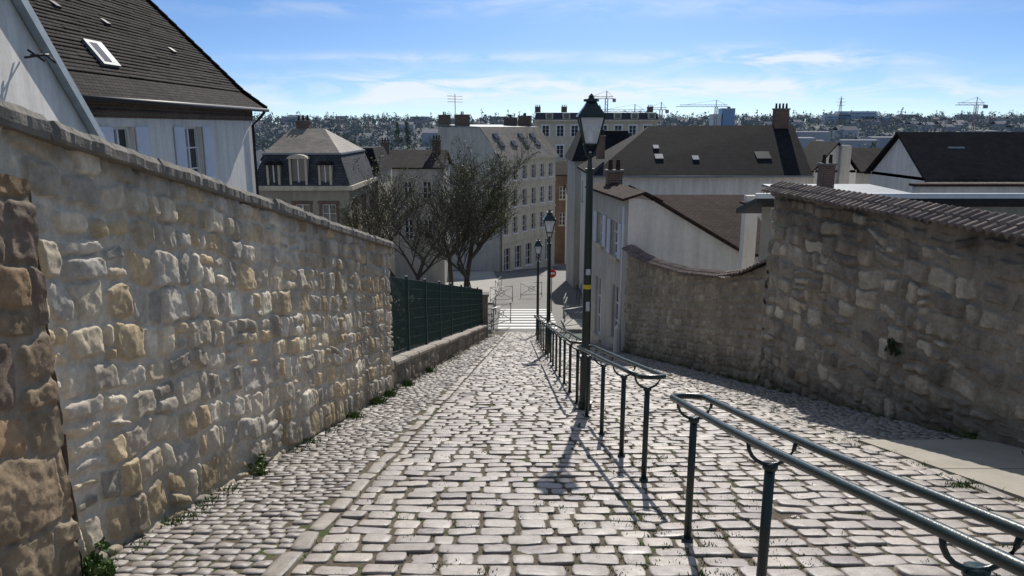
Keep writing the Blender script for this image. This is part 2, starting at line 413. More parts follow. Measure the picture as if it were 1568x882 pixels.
def strip(pts,h=.12):
    pv.hexa('kerbed_pavement',pave,[(x,y,gz(y)-.05) for x,y in pts],[(x,y,gz(y)-.02+h) for x,y in pts])
strip([(-16,34.2),(-1.0,34.2),(-1.0,36),(-16,36)]); strip([(2.6,34.2),(4.5,34.2),(4.5,38),(2.6,38)])
strip([(-14,46),(-1.2,46),(-1.0,60),(-14,60)]); strip([(-14,60.01),(-1,60.01),(-2.0,77),(-14,77)])
strip([(4.2,44),(18,44),(18,60),(5.4,60)]); strip([(5.4,60.01),(18,60.01),(18,88),(7.5,88)])
pv.finish()
# ------------------------------------------------------------ left rubble wall
wm=M_attr('rubble_stone_masonry',.85,55,.6)
LP=[(.60,.50,.35),(.49,.45,.38),(.60,.46,.28),(.68,.60,.47),(.46,.40,.31),(.56,.50,.41),(.55,.43,.27),(.64,.55,.41),(.42,.37,.30)]
E=bpy.data.objects.new('stone_wall',None); COL.objects.link(E)
k=1/math.hypot(.058,1); d=(.058*k,k)
ss=[0];st=.011
while ss[-1]<8.35: ss.append(ss[-1]+st); st*=1.0009
p0=(LW(3.55),3.55)
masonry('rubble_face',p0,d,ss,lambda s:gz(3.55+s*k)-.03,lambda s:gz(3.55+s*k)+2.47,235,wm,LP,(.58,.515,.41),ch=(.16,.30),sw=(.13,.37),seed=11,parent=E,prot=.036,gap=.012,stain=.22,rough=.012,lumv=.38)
wb=B('x'); 
cop=M('coping_stone',(.23,.21,.18),(.13,.12,.105),4,.9,.6,25,bd=.02)
def wcore(bl,part,mat,fn,y0,y1,hb,ht,th,sgn,n=6,inset=.03):
    for i in range(n):
        a=y0+(y1-y0)*i/n; c_=y0+(y1-y0)*(i+1)/n
        P=[(fn(a)+sgn*inset,a),(fn(c_)+sgn*inset,c_),(fn(c_)+sgn*th,c_),(fn(a)+sgn*th,a)]
        bl.hexa(part,mat,[(x,y,hb(y)) for x,y in P],[(x,y,ht(y)) for x,y in P])
def finish_into(bl,E):
    for k_,P in bl.parts.items(): mesh_obj(k_,P['v'],P['f'],P['m'],E,P['s'],P['uv'])
wcore(wb,'core',plaster_g,LW,.5,11.86,lambda y:gz(y)-.3,lambda y:gz(y)+2.46,.45,-1,8,.03)
finish_into(wb,E)
def coping(name,y0,y1,h0,th,ov,back,mat,E,seed,js=(.7,1.2)):
    ys_=np.arange(y0,y1,.03); prof=[(-.01,0),(ov-.01,0),(ov,.02),(ov,th*.6),(ov-.03,th*.93),(ov-.12,th),(-.2,th+.02),(-back,th+.02)]
    r=random.Random(seed); nxt=y0; o=0;V=[]
    for y in ys_:
        joint=False
        if y>=nxt: nxt=y+r.uniform(*js); ox=r.uniform(-.014,.014); oz=r.uniform(-.014,.014); joint=True
        for (a,hz) in prof:
            px=np.array([a*9+seed]); py=np.array([y*9.]); nn=float(fbm(px,py,seed,4)[0])*.016; n2=float(fbm(px*1.7+5,py,seed+4,4)[0])*.014
            V.append((LW(y)+a+(ox+nn-(.016 if joint else 0) if a>0 else 0),y,gz(y)+h0+hz+(oz+n2-(.018 if joint else 0) if hz>0 else 0)))
    mesh_obj(name,V,grid_faces(len(ys_),len(prof)),mat,E,False)
coping('coping',1.0,11.92,2.45,.125,.085,.5,cop,E,5)
Ep=bpy.data.objects.new('stone_pier',None); COL.objects.link(Ep)
PP=[(.46,.31,.18),(.38,.28,.18),(.44,.34,.22),(.32,.24,.18)]
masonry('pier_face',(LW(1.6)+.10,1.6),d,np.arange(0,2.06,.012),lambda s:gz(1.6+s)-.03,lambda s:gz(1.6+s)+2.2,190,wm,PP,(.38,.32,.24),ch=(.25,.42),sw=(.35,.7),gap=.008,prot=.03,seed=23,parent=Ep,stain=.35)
masonry('pier_side',(LW(3.66)-.1,3.66),(1,0),np.arange(0,.215,.012),lambda s:gz(3.66)-.03,lambda s:gz(3.66)+2.2,180,wm,PP,(.38,.32,.24),ch=(.25,.42),sw=(.35,.7),gap=.008,prot=.02,seed=29,parent=Ep,n_sign=-1)
# ------------------------------------------------------------ low wall + fence
E=bpy.data.objects.new('low_stone_wall',None); COL.objects.link(E)
GP=[(.28,.245,.20),(.23,.205,.175),(.31,.27,.21)]
masonry('low_wall_face',(LW(11.9),11.9),d,np.arange(0,17.0,.04),lambda s:gz(11.9+s)-.03,lambda s:gz(11.9+s)+.45,14,wm,GP,(.24,.21,.175),seed=31,parent=E,prot=.03)
wb=B('x'); wcore(wb,'core',plaster_g,LW,11.9,28.8,lambda y:gz(y)-.8,lambda y:gz(y)+.44,.3,-1,8,.02); finish_into(wb,E)
coping('coping',11.93,28.8,.44,.11,.06,.35,M('coping_pale',(.34,.30,.25),(.25,.22,.19),3,.85,.4,30),E,9,(.9,1.1))
fe=B('mesh_fence'); fg=M('fence_green',(.008,.032,.032),(.014,.045,.042),6,.5)
y=12.0; i=0
while y<28.7:
    x=LW(y)-.14; z=gz(y)+.56
    if i%36==0: fe.box('posts',fg,x-.04,x+.02,y-.03,y+.03,z-.02,z+1.5)
    else: fe.box('wires',fg,x-.0045,x+.0045,y-.004,y+.004,z+.03,z+1.44)
    y+=.055 if y<20 else .065; i+=1
h=.05
while h<1.45:
    fe.tube('rails',fg,[(LW(q)-.14,q,gz(q)+.56+h) for q in (12.,20.,28.7)],.005,5); h+=.2
fe.finish()
pb=B('gate_pillar'); pb.box('pillar',cop,LW(28.9)-.35,LW(28.9)+.05,28.8,29.2,gz(29)-.3,gz(29)+1.75); pb.box('cap',cop,LW(28.9)-.4,LW(28.9)+.1,28.75,29.25,gz(29)+1.75,gz(29)+1.85); pb.finish()
# ------------------------------------------------------------ right walls
k=1/math.hypot(.14,1); dr=(-.14*k,k)
RP=[(.31,.27,.22),(.26,.235,.195),(.37,.32,.255),(.48,.43,.345),(.23,.20,.17),(.33,.275,.21),(.42,.37,.29)]
E=bpy.data.objects.new('tall_stone_wall',None); COL.objects.link(E)
y0=2.5; ss=np.arange(0,(12.7-y0)/k,.020)
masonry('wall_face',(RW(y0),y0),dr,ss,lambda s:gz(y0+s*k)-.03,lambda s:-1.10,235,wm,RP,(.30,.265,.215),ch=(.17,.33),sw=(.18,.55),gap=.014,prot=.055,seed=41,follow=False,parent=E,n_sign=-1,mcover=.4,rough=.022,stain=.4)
wb=B('x'); wcore(wb,'core',plaster_g,RW,y0,12.72,lambda y:gz(y)-.3,lambda y:-1.11,.5,1,4,.03)
finish_into(wb,E)
cor_m=M_island('canal_tiles',[(0,(.20,.15,.13)),(.5,(.26,.205,.175)),(1,(.15,.12,.115))],.85,.15,40,.4)
def tiles(name,fn,y0,y1,top,E,pitch=.13,w=.28,drop=.13):
    V=[];F=[]
    y=y0
    while y<y1:
        for sgn in (-1,1):
            for (t0,t1,lift) in ((0.,.55,.018),(.45,1.0,0.)):
                ns=7; b=len(V)
                jt=rnd.uniform(-.012,.012)
                for (t) in (t0,t1):
                    for q in range(ns):
                        yy=y+pitch*q/(ns-1)*.97; x=fn(yy)+.12+sgn*t*(w+.05 if sgn<0 else w)-(jt if t==1. else 0)
                        jz=rnd.uniform(-.003,.003)
                        V.append((x,yy,top(yy)+.03+drop*(1-t)+lift+.045*math.sin(math.pi*q/(ns-1))+jz))
                for q in range(ns-1): F.append((b+q,b+q+1,b+ns+q+1,b+ns+q))
                b2=len(V)
                for q in range(ns): V.append((V[b+ns+q][0],V[b+ns+q][1],V[b+ns+q][2]-.018 if q not in (0,ns-1) else V[b+ns+q][2]-.03))
                for q in range(ns-1): F.append((b+ns+q,b+ns+q+1,b2+q+1,b2+q))
        y+=pitch
    mesh_obj(name,V,F,cor_m,E,False)
tiles('tile_coping',RW,y0,12.75,lambda y:-1.12,E)
E=bpy.data.objects.new('lower_stone_wall',None); COL.objects.link(E)
def lt(y):
    return float(np.interp(y,[12.7,13.6,14.6,16.5,18.6,20.2,21.],[-2.34,-2.72,-2.98,-3.27,-3.45,-3.5,-3.45]))
ss=np.arange(0,(21-12.72)/k,.03)
masonry('wall_face',(RW(12.72),12.72),dr,ss,lambda s:gz(12.72+s*k)-.03,lambda s:lt(12.72+s*k),100,wm,[(.35,.30,.23),(.31,.27,.205),(.39,.335,.25)],(.34,.29,.23),seed=47,parent=E,n_sign=-1,mcover=.4)
wb=B('x'); wcore(wb,'core',plaster_g,RW,12.72,21,lambda y:gz(y)-.3,lambda y:lt(y)-.02,.4,1,12,.03); finish_into(wb,E)
tiles('tile_coping',RW,12.75,20.95,lambda y:lt(y)-.02,E,drop=.08,w=.22)
an=B('garden_building'); 
an.wall('walls',plaster_b,(4.8,14.2),(40,14.2),-7,-1.42,(),.1)
an.slab('roof',dark,[(4.55,13.75,-1.28),(40,13.75,-1.28),(40,15.0,-1.62),(4.55,15.0,-1.62)],.1); an.box('white_coping',white,4.5,40,13.65,13.74,-1.29,-1.20)
an.finish()
# ------------------------------------------------------------ lamps
glan,nt,b=base_mat('lantern_glass',.15,0,.5); b.inputs['Base Color'].default_value=(.7,.74,.78,1); b.inputs['Alpha'].default_value=.55
stick=M('sticker_yellow',(.7,.5,.05),(.6,.45,.08),20,.6); stickw=M('sticker_white',(.7,.7,.68),(.3,.35,.5),30,.6)
def lamp(x,y,H,st=False):
    L=B('street_lamp'); z=gz(y); q=lambda h:z+h
    L.frus('pole',iron,x,y,q(-.05),q(.12),.10,.10,12); L.frus('pole',iron,x,y,q(.12),q(.75),.078,.074,12); L.frus('pole',iron,x,y,q(.75),q(.80),.085,.085,12)
    L.frus('pole',iron,x,y,q(.80),q(H-.95),.06,.046,12); L.frus('pole',iron,x,y,q(H-1.0),q(H-.93),.06,.06,12)
    L.frus('pole',iron,x,y,q(H-.93),q(H-.72),.035,.02,10)
    zb=H-.62; zt=H-.27; r0=.115; r1=.225; R=math.pi/4
    for a in range(4):
        t=R+a*math.pi/2; c_,s__=math.cos(t),math.sin(t)
        L.tube('bracket',iron,[(x,y,q(H-.80)),(x+.07*c_,y+.07*s__,q(H-.76)),(x+r0*c_,y+r0*s__,q(zb))],.011,6)
        L.tube('frame',iron,[(x+r0*c_,y+r0*s__,q(zb)),(x+r1*c_,y+r1*s__,q(zt))],.012,6)
        t2=t+math.pi/2
        for (rr,zz) in ((r0,zb),(r1,zt)):
            L.tube('frame',iron,[(x+rr*c_,y+rr*s__,q(zz)),(x+rr*math.cos(t2),y+rr*math.sin(t2),q(zz))],.013,6)
    L.frus('glass',glan,x,y,q(zb),q(zt),r0-.008,r1-.008,4,R,cap=False)
    L.frus('hood',iron,x,y,q(zt),q(zt+.03),r1+.03,r1+.02,4,R); L.frus('hood',iron,x,y,q(zt+.03),q(zt+.13),r1+.01,.13,4,R,cap=False)
    L.frus('hood',iron,x,y,q(zt+.13),q(zt+.19),.13,.085,4,R); L.frus('hood',iron,x,y,q(zt+.19),q(zt+.22),.10,.10,8)
    L.frus('finial',iron,x,y,q(zt+.22),q(zt+.25),.05,.03,8); L.frus('finial',iron,x,y,q(zt+.25),q(zt+.29),.045,.005,8)
    L.frus('burner',white,x,y,q(zb+.03),q(zb+.22),.03,.02,8)
    if st:
        L.frus('stickers',stick,x,y,q(1.75),q(1.81),.0585,.0585,12,cap=False)
        L.obox('labels',stickw,(x-.03,y-.068),(1,0),0,.06,q(1.95),q(2.03),0,.006); L.obox('labels',stickw,(x-.03,y-.070),(1,0),.01,.06,q(1.45),q(1.58),0,.006)
    L.finish()
lamp(1.02,9.8,4.29,True); lamp(1.05,20.6,4.15); lamp(1.11,31,4.2)
# ------------------------------------------------------------ handrails
def interp(pts,y): return float(np.interp(y,[p[1] for p in pts],[p[0] for p in pts]))
def rail(cl,y0,y1,posts):
    R=B('handrail'); H=.96; hs=.105
    f=lambda y:interp(cl,y)
    n=max(6,int((y1-y0)/.5)); Y=[y0+(y1-y0)*i/n for i in range(n+1)]
    z=lambda y:gz(y)+H
    path=[(f(y)-hs,y,z(y)) for y in Y]
    path+=[(f(y1)-hs*math.cos(a),y1+hs*math.sin(a)*.9,z(y1+hs*math.sin(a)*.9)) for a in [math.pi*i/8 for i in range(1,8)]]
    path+=[(f(y)+hs,y,z(y)) for y in Y[::-1]]
    path+=[(f(y0)+hs*math.cos(a),y0-hs*math.sin(a)*.9,z(y0-hs*math.sin(a)*.9)) for a in [math.pi*i/8 for i in range(1,9)]]
    R.tube('rails',iron2,path,.020,12)
    for p in posts:
        x=f(p); g=gz(p)
        R.tube('posts',iron2,[(x,p,g-.05),(x,p,g+.84)],.0235,12)
        R.tube('post_collars',iron2,[(x,p,g+.825),(x,p,g+.85)],.034,12)
        R.tube('post_bases',iron2,[(x,p,g-.02),(x,p,g+.03)],.038,12)
        R.tube('brackets',iron2,[(x-hs*math.cos(a),p,g+H-.012-hs*math.sin(a)) for a in [math.pi*i/10 for i in range(11)]],.0095,6)
    R.finish()
cl=[(1.40,.2),(1.26,1.82),(1.15,3.05),(1.12,4.45),(1.13,5.7),(1.05,7.2),(.98,9),(.95,12),(.95,30)]
rail(cl,-.4,4.42,[.55,1.80,3.05,4.29])
rail(cl,5.72,9.35,[5.82,6.75,7.9,9.1])
rail(cl,10.3,17.6,[10.4,11.6,12.8,14.,15.2,16.4,17.4])
rail(cl,18.5,27.5,[18.7,20,21.3,22.6,23.9,25.2,26.5,27.3])
# ------------------------------------------------------------ houses
def shutter(bl,p0,d,a,b_,z0,z1):
    bl.obox('shutters',shut,p0,d,a,b_,z0,z1,.02,.05)
    z=z0+.08
    while z<z1-.1:
        bl.obox('shutter_slats',shut,p0,d,a+.05,b_-.05,z,z+.03,.05,.062); z+=.07
H=B('white_house')
p0=(-9,12.8); 
o=[(17.0-12.8,18.0-12.8,-1.75,.0),(20.7-12.8,21.9-12.8,-1.75,.0)]
d_=H.wall('walls',plaster,p0,(-9,26.2),-8,.2,o,.2,white,None,stone_w)
for q in o:
    w=.62
    for (a,b_) in ((q[0]-w,q[0]-.02),(q[1]+.02,q[1]+w)): shutter(H,p0,d_,a,b_,q[2],q[3])
H.wall('walls',plaster,(-9,26.2),(-17,26.2),-8,.2); H.wall('walls',plaster,(-17,26.2),(-17,12.8),-8,.2); H.wall('walls',plaster,(-17,12.8),(-9,12.8),-8,.2)
H.box('brick_frieze',brick_f,-17.03,-8.96,12.76,26.24,.2,.62)
H.box('brick_frieze',brick_f,-17.08,-8.91,12.7,26.3,.30,.36); 
A=(-8.6,12.3,.62);Bc=(-8.6,26.6,.62);C_=(-13,22.3,6.1);D_=(-13,12.3,6.1)
fl=(-9.2,12.3,1.15); fr=(-9.2,26.0,1.15)
H.slab('roof',tile_br,[A,Bc,fr,fl],.06)
slo=Vector((-3.8,0,4.95)); nrm=Vector((4.95,0,3.8)).normalized(); ncr=56
for i in range(ncr):
    t0=i/ncr; t1=(i+1.25)/ncr
    ye0=26.0-3.7*t0+rnd.uniform(-.03,.03); ye1=26.0-3.7*min(t1,1)
    a0=Vector((-9.2,0,1.15))+slo*t0+nrm*(.035+rnd.uniform(-.006,.006)); a1=Vector((-9.2,0,1.15))+slo*min(t1,1.02)+nrm*.004
    y_=12.3
    while y_<ye0:
        y2=min(y_+rnd.uniform(.5,1.6),ye0); jj=nrm*rnd.uniform(-.008,.010)
        H.slab('roof_tile_courses',tile_br,[(a0.x+jj.x,y_,a0.z+jj.z),(a0.x+jj.x,y2,a0.z+jj.z),(a1.x,min(y2,ye1),a1.z),(a1.x,min(y_,ye1),a1.z)],.02); y_=y2
H.slab('roof',tile_br,[fl,fr,C_,D_],.06)
H.slab('roof',tile_br,[Bc,(-17.4,26.6,.62),(-16.8,26.0,1.15),fr],.06); H.slab('roof',tile_br,[fr,(-16.8,26.0,1.15),C_],.06)
H.slab('roof',tile_br,[(-17.4,26.6,.62),(-17.4,12.3,.62),D_,C_],.06)
hp=[Vector(Bc),Vector((-9.2,26.0,1.2)),Vector((-13,22.3,6.15))]
for (a_,b2_) in ((hp[0],hp[1]),(hp[1],hp[2])):
    n=max(2,int((b2_-a_).length/.33))
    for i in range(n):
        u0=a_.lerp(b2_,i/n); u1=a_.lerp(b2_,min((i+1.12)/n,1)); H.tube('hip_tiles',tile_br,[tuple(u0),tuple(u1)],.095,6,.075)
H.tube('gutter',dark,[(-8.56,12.3,.58),(-8.56,26.65,.56)],.06,8)
H.tube('downpipe',dark,[(-8.56,26.3,.5),(-8.7,26.2,.3),(-8.92,26.05,.05),(-8.92,26.05,-8)],.05,8)
def skylight(bl,yc,x0,w,h):
    n=Vector((1.303,0,1)).normalized()
    sl=(6.1-1.15)/(-13+9.2)
    f=lambda x:1.15+sl*(x+9.2)
    def q(x,y,o): return (x+n.x*o,y,f(x)+n.z*o)
    x1=x0-h
    bl.hexa('skylight_frame',zinc,[q(x0,yc-w/2,0),q(x0,yc+w/2,0),q(x1,yc+w/2,0),q(x1,yc-w/2,0)],[q(x0,yc-w/2,.10),q(x0,yc+w/2,.10),q(x1,yc+w/2,.10),q(x1,yc-w/2,.10)])
    bl.poly('skylight_sash',MATS['white_paint'],[q(x0-.05,yc-w/2+.07,.105),q(x0-.05,yc+w/2-.07,.105),q(x1+.05,yc+w/2-.07,.105),q(x1+.05,yc-w/2+.07,.105)])
    bl.poly('skylight_panes',glassm,[q(x0-.05,yc-w/2+.12,.11),q(x0-.05,yc+w/2-.3,.11),q(x1+.05,yc+w/2-.3,.11),q(x1+.05,yc-w/2+.12,.11)])
skylight(H,17.9,-9.35,.75,.42)
H.box('chimney',brick_f,-12.2,-11.4,13.6,15.2,3.,7.5)
for (yy_,xx_) in ((19.5,-10.2),(22.5,-9.9),(17.6,-10.3)):
    zz_=1.17+1.303*(-9.2-xx_); H.hexa('roof_vents',dark,[(xx_,yy_,zz_),(xx_,yy_+.26,zz_),(xx_-.12,yy_+.26,zz_+.16),(xx_-.12,yy_,zz_+.16)],[(xx_+.05,yy_+.03,zz_+.07),(xx_+.05,yy_+.23,zz_+.07),(xx_-.12,yy_+.23,zz_+.19),(xx_-.12,yy_+.03,zz_+.19)])
H.finish()
G=B('gabled_house'); fx=lambda y:-6.37-.165*(y-10)
zt=lambda y:-.1+.83*(12-y) if y>8 else 3.22-.83*(8-y)
G.poly('walls',plaster,[(fx(12),12,-6),(fx(12),12,zt(12)),(fx(8),8,zt(8)),(fx(4),4,zt(4)),(fx(4),4,-6)])
G.poly('walls',plaster,[(fx(12),12,-6),(fx(12)-8,11,-6),(fx(12)-8,11,-.1),(fx(12),12,-.1)])
for (a,b_) in ((12.25,8),(8,3.7)):
    za=zt(a)+.02; zb_=zt(b_)+.02
    G.slab('roof',tile_br,[(fx(a)+.02,a,za+.1),(fx(a)-9,a-1.3,za+.1),(fx(b_)-9,b_-1.3,zb_+.1),(fx(b_)+.02,b_,zb_+.1)],.09)
    G.hexa('bargeboard',copper,[(fx(a)+.14,a,za-.07),(fx(b_)+.14,b_,zb_-.07),(fx(b_)+.02,b_,zb_-.07),(fx(a)+.02,a,za-.07)],[(fx(a)+.14,a,za+.12),(fx(b_)+.14,b_,zb_+.12),(fx(b_)+.02,b_,zb_+.12),(fx(a)+.02,a,za+.12)])
yb=10.05; xb=fx(yb)+.03
for (p,q) in (((0,0,.88),(.25,.05,.92)),((.25,.05,.92),(.34,.1,.82)),((.05,0,.98),(.2,.1,.84)),((.15,-.1,.9),(.22,.16,.93))): G.tube('iron_bracket',dark,[(xb+p[0],yb+p[1],p[2]),(xb+q[0],yb+q[1],q[2])],.016,6)
G.finish()
def roofgable(bl,mat,x0,x1,y0,y1,ze,zr,ov=.3,th=.12,axis='x',wallmat=None):
    if axis=='x':
        ym=(y0+y1)/2
        bl.slab('roof',mat,[(x0-ov,y0-ov,ze),(x1+ov,y0-ov,ze),(x1+ov,ym,zr),(x0-ov,ym,zr)],th)
        bl.slab('roof',mat,[(x1+ov,y1+ov,ze),(x0-ov,y1+ov,ze),(x0-ov,ym,zr),(x1+ov,ym,zr)],th)
        if wallmat:
            for x in (x0,x1): bl.poly('gable_walls',wallmat,[(x,y0,ze-.1),(x,y1,ze-.1),(x,ym,zr-.15)])
    else:
        xm=(x0+x1)/2
        bl.slab('roof',mat,[(x0-ov,y1+ov,ze),(x0-ov,y0-ov,ze),(xm,y0-ov,zr),(xm,y1+ov,zr)],th)
        bl.slab('roof',mat,[(x1+ov,y0-ov,ze),(x1+ov,y1+ov,ze),(xm,y1+ov,zr),(xm,y0-ov,zr)],th)
        if wallmat:
            for y in (y0,y1): bl.poly('gable_walls',wallmat,[(x0,y,ze-.1),(x1,y,ze-.1),(xm,y,zr-.15)])
def chimney(bl,x,y,z0,z1,w=.6,d=.5,mat=None,pots=3):
    bl.box('chimney_'+(mat or brick).name,mat or brick,x-w/2,x+w/2,y-d/2,y+d/2,z0,z1); bl.box('chimney_cap',cop,x-w/2-.05,x+w/2+.05,y-d/2-.05,y+d/2+.05,z1,z1+.08)
    for i in range(pots):
        xx=x-w/2+w*(i+.5)/pots; bl.frus('chimney_pots',tile_rd,xx,y,z1+.08,z1+.4,.08,.06,8)
def winrow(L,n,w,z0,z1,m=.8):
    o=[];st=(L-2*m-w)/max(n-1,1)
    for i in range(n): a=m+i*st; o.append((a,a+w,z0,z1))
    return o
Hs=B('street_house'); a=(RW(25.4),25.4); b_=(RW(21.02),21.02)
o=[(1.0,1.75,-3.75,-2.75),(2.7,3.5,-3.85,-2.8),(.9,1.7,-6.9,-4.9),(3.0,3.8,-6.45,-4.75)]
d_=Hs.wall('street_walls',plaster_g,a,b_,-9,-1.95,o,.15,white,None,stone_w)  # white house; greyer render here paints in the street side's shade
for q in o[:2]:
    shutter(Hs,a,d_,q[0]-.36,q[0]-.02,q[2],q[3]); shutter(Hs,a,d_,q[1]+.02,q[1]+.36,q[2],q[3])
gab=[(b_[0],21.02,-9),(6.7,21.02,-9),(6.7,21.02,-3.62),(4.0,21.02,-2.05),(b_[0],21.02,-1.95)]
Hs.poly('walls',plaster,gab)
Hs.poly('walls',plaster,[(6.7,21.02,-9),(6.7,25.4,-9),(6.7,25.4,-3.62),(6.7,21.02,-3.62)])
Hs.slab('roof',tile_rd,[(4.0,20.85,-1.93),(6.95,20.85,-3.65),(6.95,25.5,-3.65),(4.0,25.5,-1.93)],.08)
Hs.slab('roof',tile_rd,[(b_[0]-.2,20.85,-1.98),(3.75,20.85,-1.78),(3.2,25.5,-1.78),(a[0]-.2,25.5,-1.98)],.07)
Hs.slab('roof',tile_rd,[(3.76,20.85,-1.78),(4.25,20.85,-2.02),(3.9,25.5,-2.02),(3.21,25.5,-1.78)],.07)
chimney(Hs,3.35,24.5,-1.9,-1.45,.5,.4,None,2)
Hs.tube('downpipe',white,[(b_[0]-.12,21.15,-2.2),(b_[0]-.12,21.15,-6.4)],.035,8)
Hs.finish()
bo=B('stone_bollard'); bo.frus('post',plaster,3.05,20.6,gz(20.6)-.05,gz(20.6)+.75,.12,.10,10); bo.frus('post',plaster,3.05,20.6,gz(20.6)+.75,gz(20.6)+.85,.10,.03,10); bo.finish()
R2=B('outbuilding'); R2.wall('walls',plaster,(4.9,25.7),(9.2,25.7),-9,-4.3,((1.,1.8,-5.8,-4.8),),.1,white)
R2.wall('walls',plaster,(4.9,34),(4.9,25.7),-10,-4.3)
roofgable(R2,tile_rd,4.9,9.2,25.8,34.6,-4.35,-2.7,.25,.1,'x',plaster); R2.finish()
wp=B('rendered_chimney_stack'); wp.box('stack',plaster,5.38,5.66,17,17.3,-7,-1.75); wp.box('cap',tile_rd,5.33,5.71,16.95,17.35,-1.75,-1.70); wp.box('upper_cap',plaster,5.40,5.64,17.03,17.27,-1.70,-1.55); wp.finish()
Cc=B('long_house'); Cc.wall('walls',plaster,(5.1,45.3),(18.,45.3),-12,-2.9,winrow(12.9,5,.9,-5.6,-4.2),.12,white,None,stone_w)
Cc.wall('walls',plaster,(5.1,55),(5.1,45.3),-12,-2.9,winrow(9.7,3,.9,-5.2,-3.8),.12,white,None,stone_w)
Cc.wall('walls',plaster,(18.,45.3),(18.,55),-12,-2.9); Cc.poly('walls',plaster_g,[(18,45.3,-2.9),(18,55,-2.9),(18,50.1,0)])
Cc.slab('roof',tile_dk,[(4.8,45.,-2.85),(18.15,45.,-2.85),(18.6,50.1,.12),(9.1,50.1,.05)],.12)
Cc.slab('roof',tile_dk,[(4.8,55.3,-2.85),(4.8,45.,-2.85),(9.1,50.1,.05)],.12)
Cc.slab('roof',tile_dk,[(18.15,55.3,-2.85),(4.8,55.3,-2.85),(9.1,50.1,.05),(18.6,50.1,.12)],.12)
Cc.tube('gutter',zinc,[(4.8,44.95,-2.93),(18.2,44.95,-2.93)],.06,6)
for (x,t,w,hh) in ((8.9,.3,.5,.45),(11.2,.28,.4,.4),(15.2,.3,.9,.7),(8.95,.5,.35,.35)):
    y=45+5.1*t; z=-2.85+2.95*t; n=Vector((0,-.5,.87))
    def q(xx,yy,zz,o): return (xx,yy+n.y*o,zz+n.z*o)
    lo=[q(x,y,z,0),q(x+w,y,z,0),q(x+w,y+hh,z+hh*.578,0),q(x,y+hh,z+hh*.578,0)]; hi=[q(x,y,z,.06),q(x+w,y,z,.06),q(x+w,y+hh,z+hh*.578,.06),q(x,y+hh,z+hh*.578,.06)]
    Cc.hexa('rooflights' if w<.6 else 'dark_rooflights',zinc if w<.6 else dark,lo,hi)
chimney(Cc,17.7,50,-.3,1.1,.9,.6,brick,4); chimney(Cc,5.6,47.6,-2.,-.6,.5,.5,brick,2)
Cc.finish()
Cd=B('dark_roof_house'); Cd.box('walls',plaster_g,4.9,9.5,58,66,-14,-2.6); Cd.hexa('roof',tile_dk,[(4.6,57.7,-2.6),(9.8,57.7,-2.6),(9.8,66,-2.6),(4.6,66,-2.6)],[(5.6,60,-.3),(9.2,60,-.3),(9.2,64,-.3),(5.6,64,-.3)]); Cd.finish()
Ch=B('white_cottage'); Ch.box('walls',plaster,18.6,21.2,46,50,-10,-2.6); roofgable(Ch,tile_dk,18.6,21.2,46,50,-2.65,-.9,.15,.1,'y',plaster); Ch.box('chimney_wall',plaster_g,20.0,20.6,45.6,46.4,-4,-1.1); Ch.finish()
Z=B('zinc_roofed_shed'); Z.box('walls',plaster_b,10.8,14.8,27,31,-9,-2.5); Z.slab('roof',zinc,[(10.5,26.8,-2.46),(15.,26.8,-2.46),(15.,31.3,-2.35),(10.5,31.3,-2.35)],.08)
for i in range(8): Z.box('seams',zinc,10.7+i*.58,10.74+i*.58,26.8,26.9,-2.46,-2.40)
chimney(Z,12.2,29,-2.5,-1.45,.5,.45,brick,2); Z.finish()
Z3=B('garden_wall'); Z3.box('wall',plaster,16.3,40,30,30.3,-9,-2.35); Z3.box('coping',tile_rd,16.2,40,29.9,30.4,-2.35,-2.25); Z3.finish()
D=B('slate_roof_house'); D.box('walls',plaster,19.5,42,35,40.6,-12,-2.35); roofgable(D,tile_dk,19.5,42,35,40.6,-2.4,-.25,.25,.12,'x',plaster)
for x in (21.3,):
    D.hexa('rooflights',zinc,[(x,36.3,-1.55),(x+.8,36.3,-1.55),(x+.8,36.9,-1.1),(x,36.9,-1.1)],[(x,36.2,-1.4),(x+.8,36.2,-1.4),(x+.8,36.8,-.95),(x,36.8,-.95)])
chimney(D,28.5,37.8,-.4,.35,.8,.5,brick,3)
D.finish()
D2=B('dark_roof_house'); D2.box('walls',plaster_g,22.5,34,55,62,-14,-3.1); roofgable(D2,tile_br,22.5,34,55,62,-3.2,-1.6,.3,.12,'x',plaster_g); D2.finish()
p0=Vector((-1.33,78)); v=Vector((5.1+1.33,88-78)); L=v.length; v/=L; ang=math.atan2(v.y,v.x)
Ab=B('apartment_building',(p0.x,p0.y,0),ang)
W=11.9; Dp=8.0; ze=-3.25; zg=-17.5
ops=[]
for (z0,z1) in ((-5.6,-4.1),(-8.5,-6.7),(-11.4,-9.6)): ops+=winrow(W,6,.95,z0,z1,.7)
ops+=winrow(W,5,1.25,-15.4,-12.9,.9)
Ab.wall('walls',stone_w,(0,0),(W,0),zg,ze,ops,.25,white,None,white)
Ab.wall('side_walls',plaster_g,(0,Dp),(0,0),zg,ze,winrow(Dp,2,.8,-8.4,-7.,2.),.2,white)
Ab.wall('side_walls',plaster_g,(W,0),(W,Dp),zg,ze); Ab.wall('side_walls',plaster_g,(W,Dp),(0,Dp),zg,ze)
for z in (-12.3,-9.2,-6.2): Ab.obox('string_courses',stone_w,(0,0),(1,0),-.02,W+.02,z,z+.16,-.01,.1)
Ab.obox('cornice',stone_w,(0,0),(1,0),-.15,W+.15,ze-.25,ze+.05,-.01,.35)
for o_ in ops[:18]:
    Ab.obox('window_railings',dark,(0,0),(1,0),o_[0]-.05,o_[1]+.05,o_[2]+.42,o_[2]+.46,.05,.09)
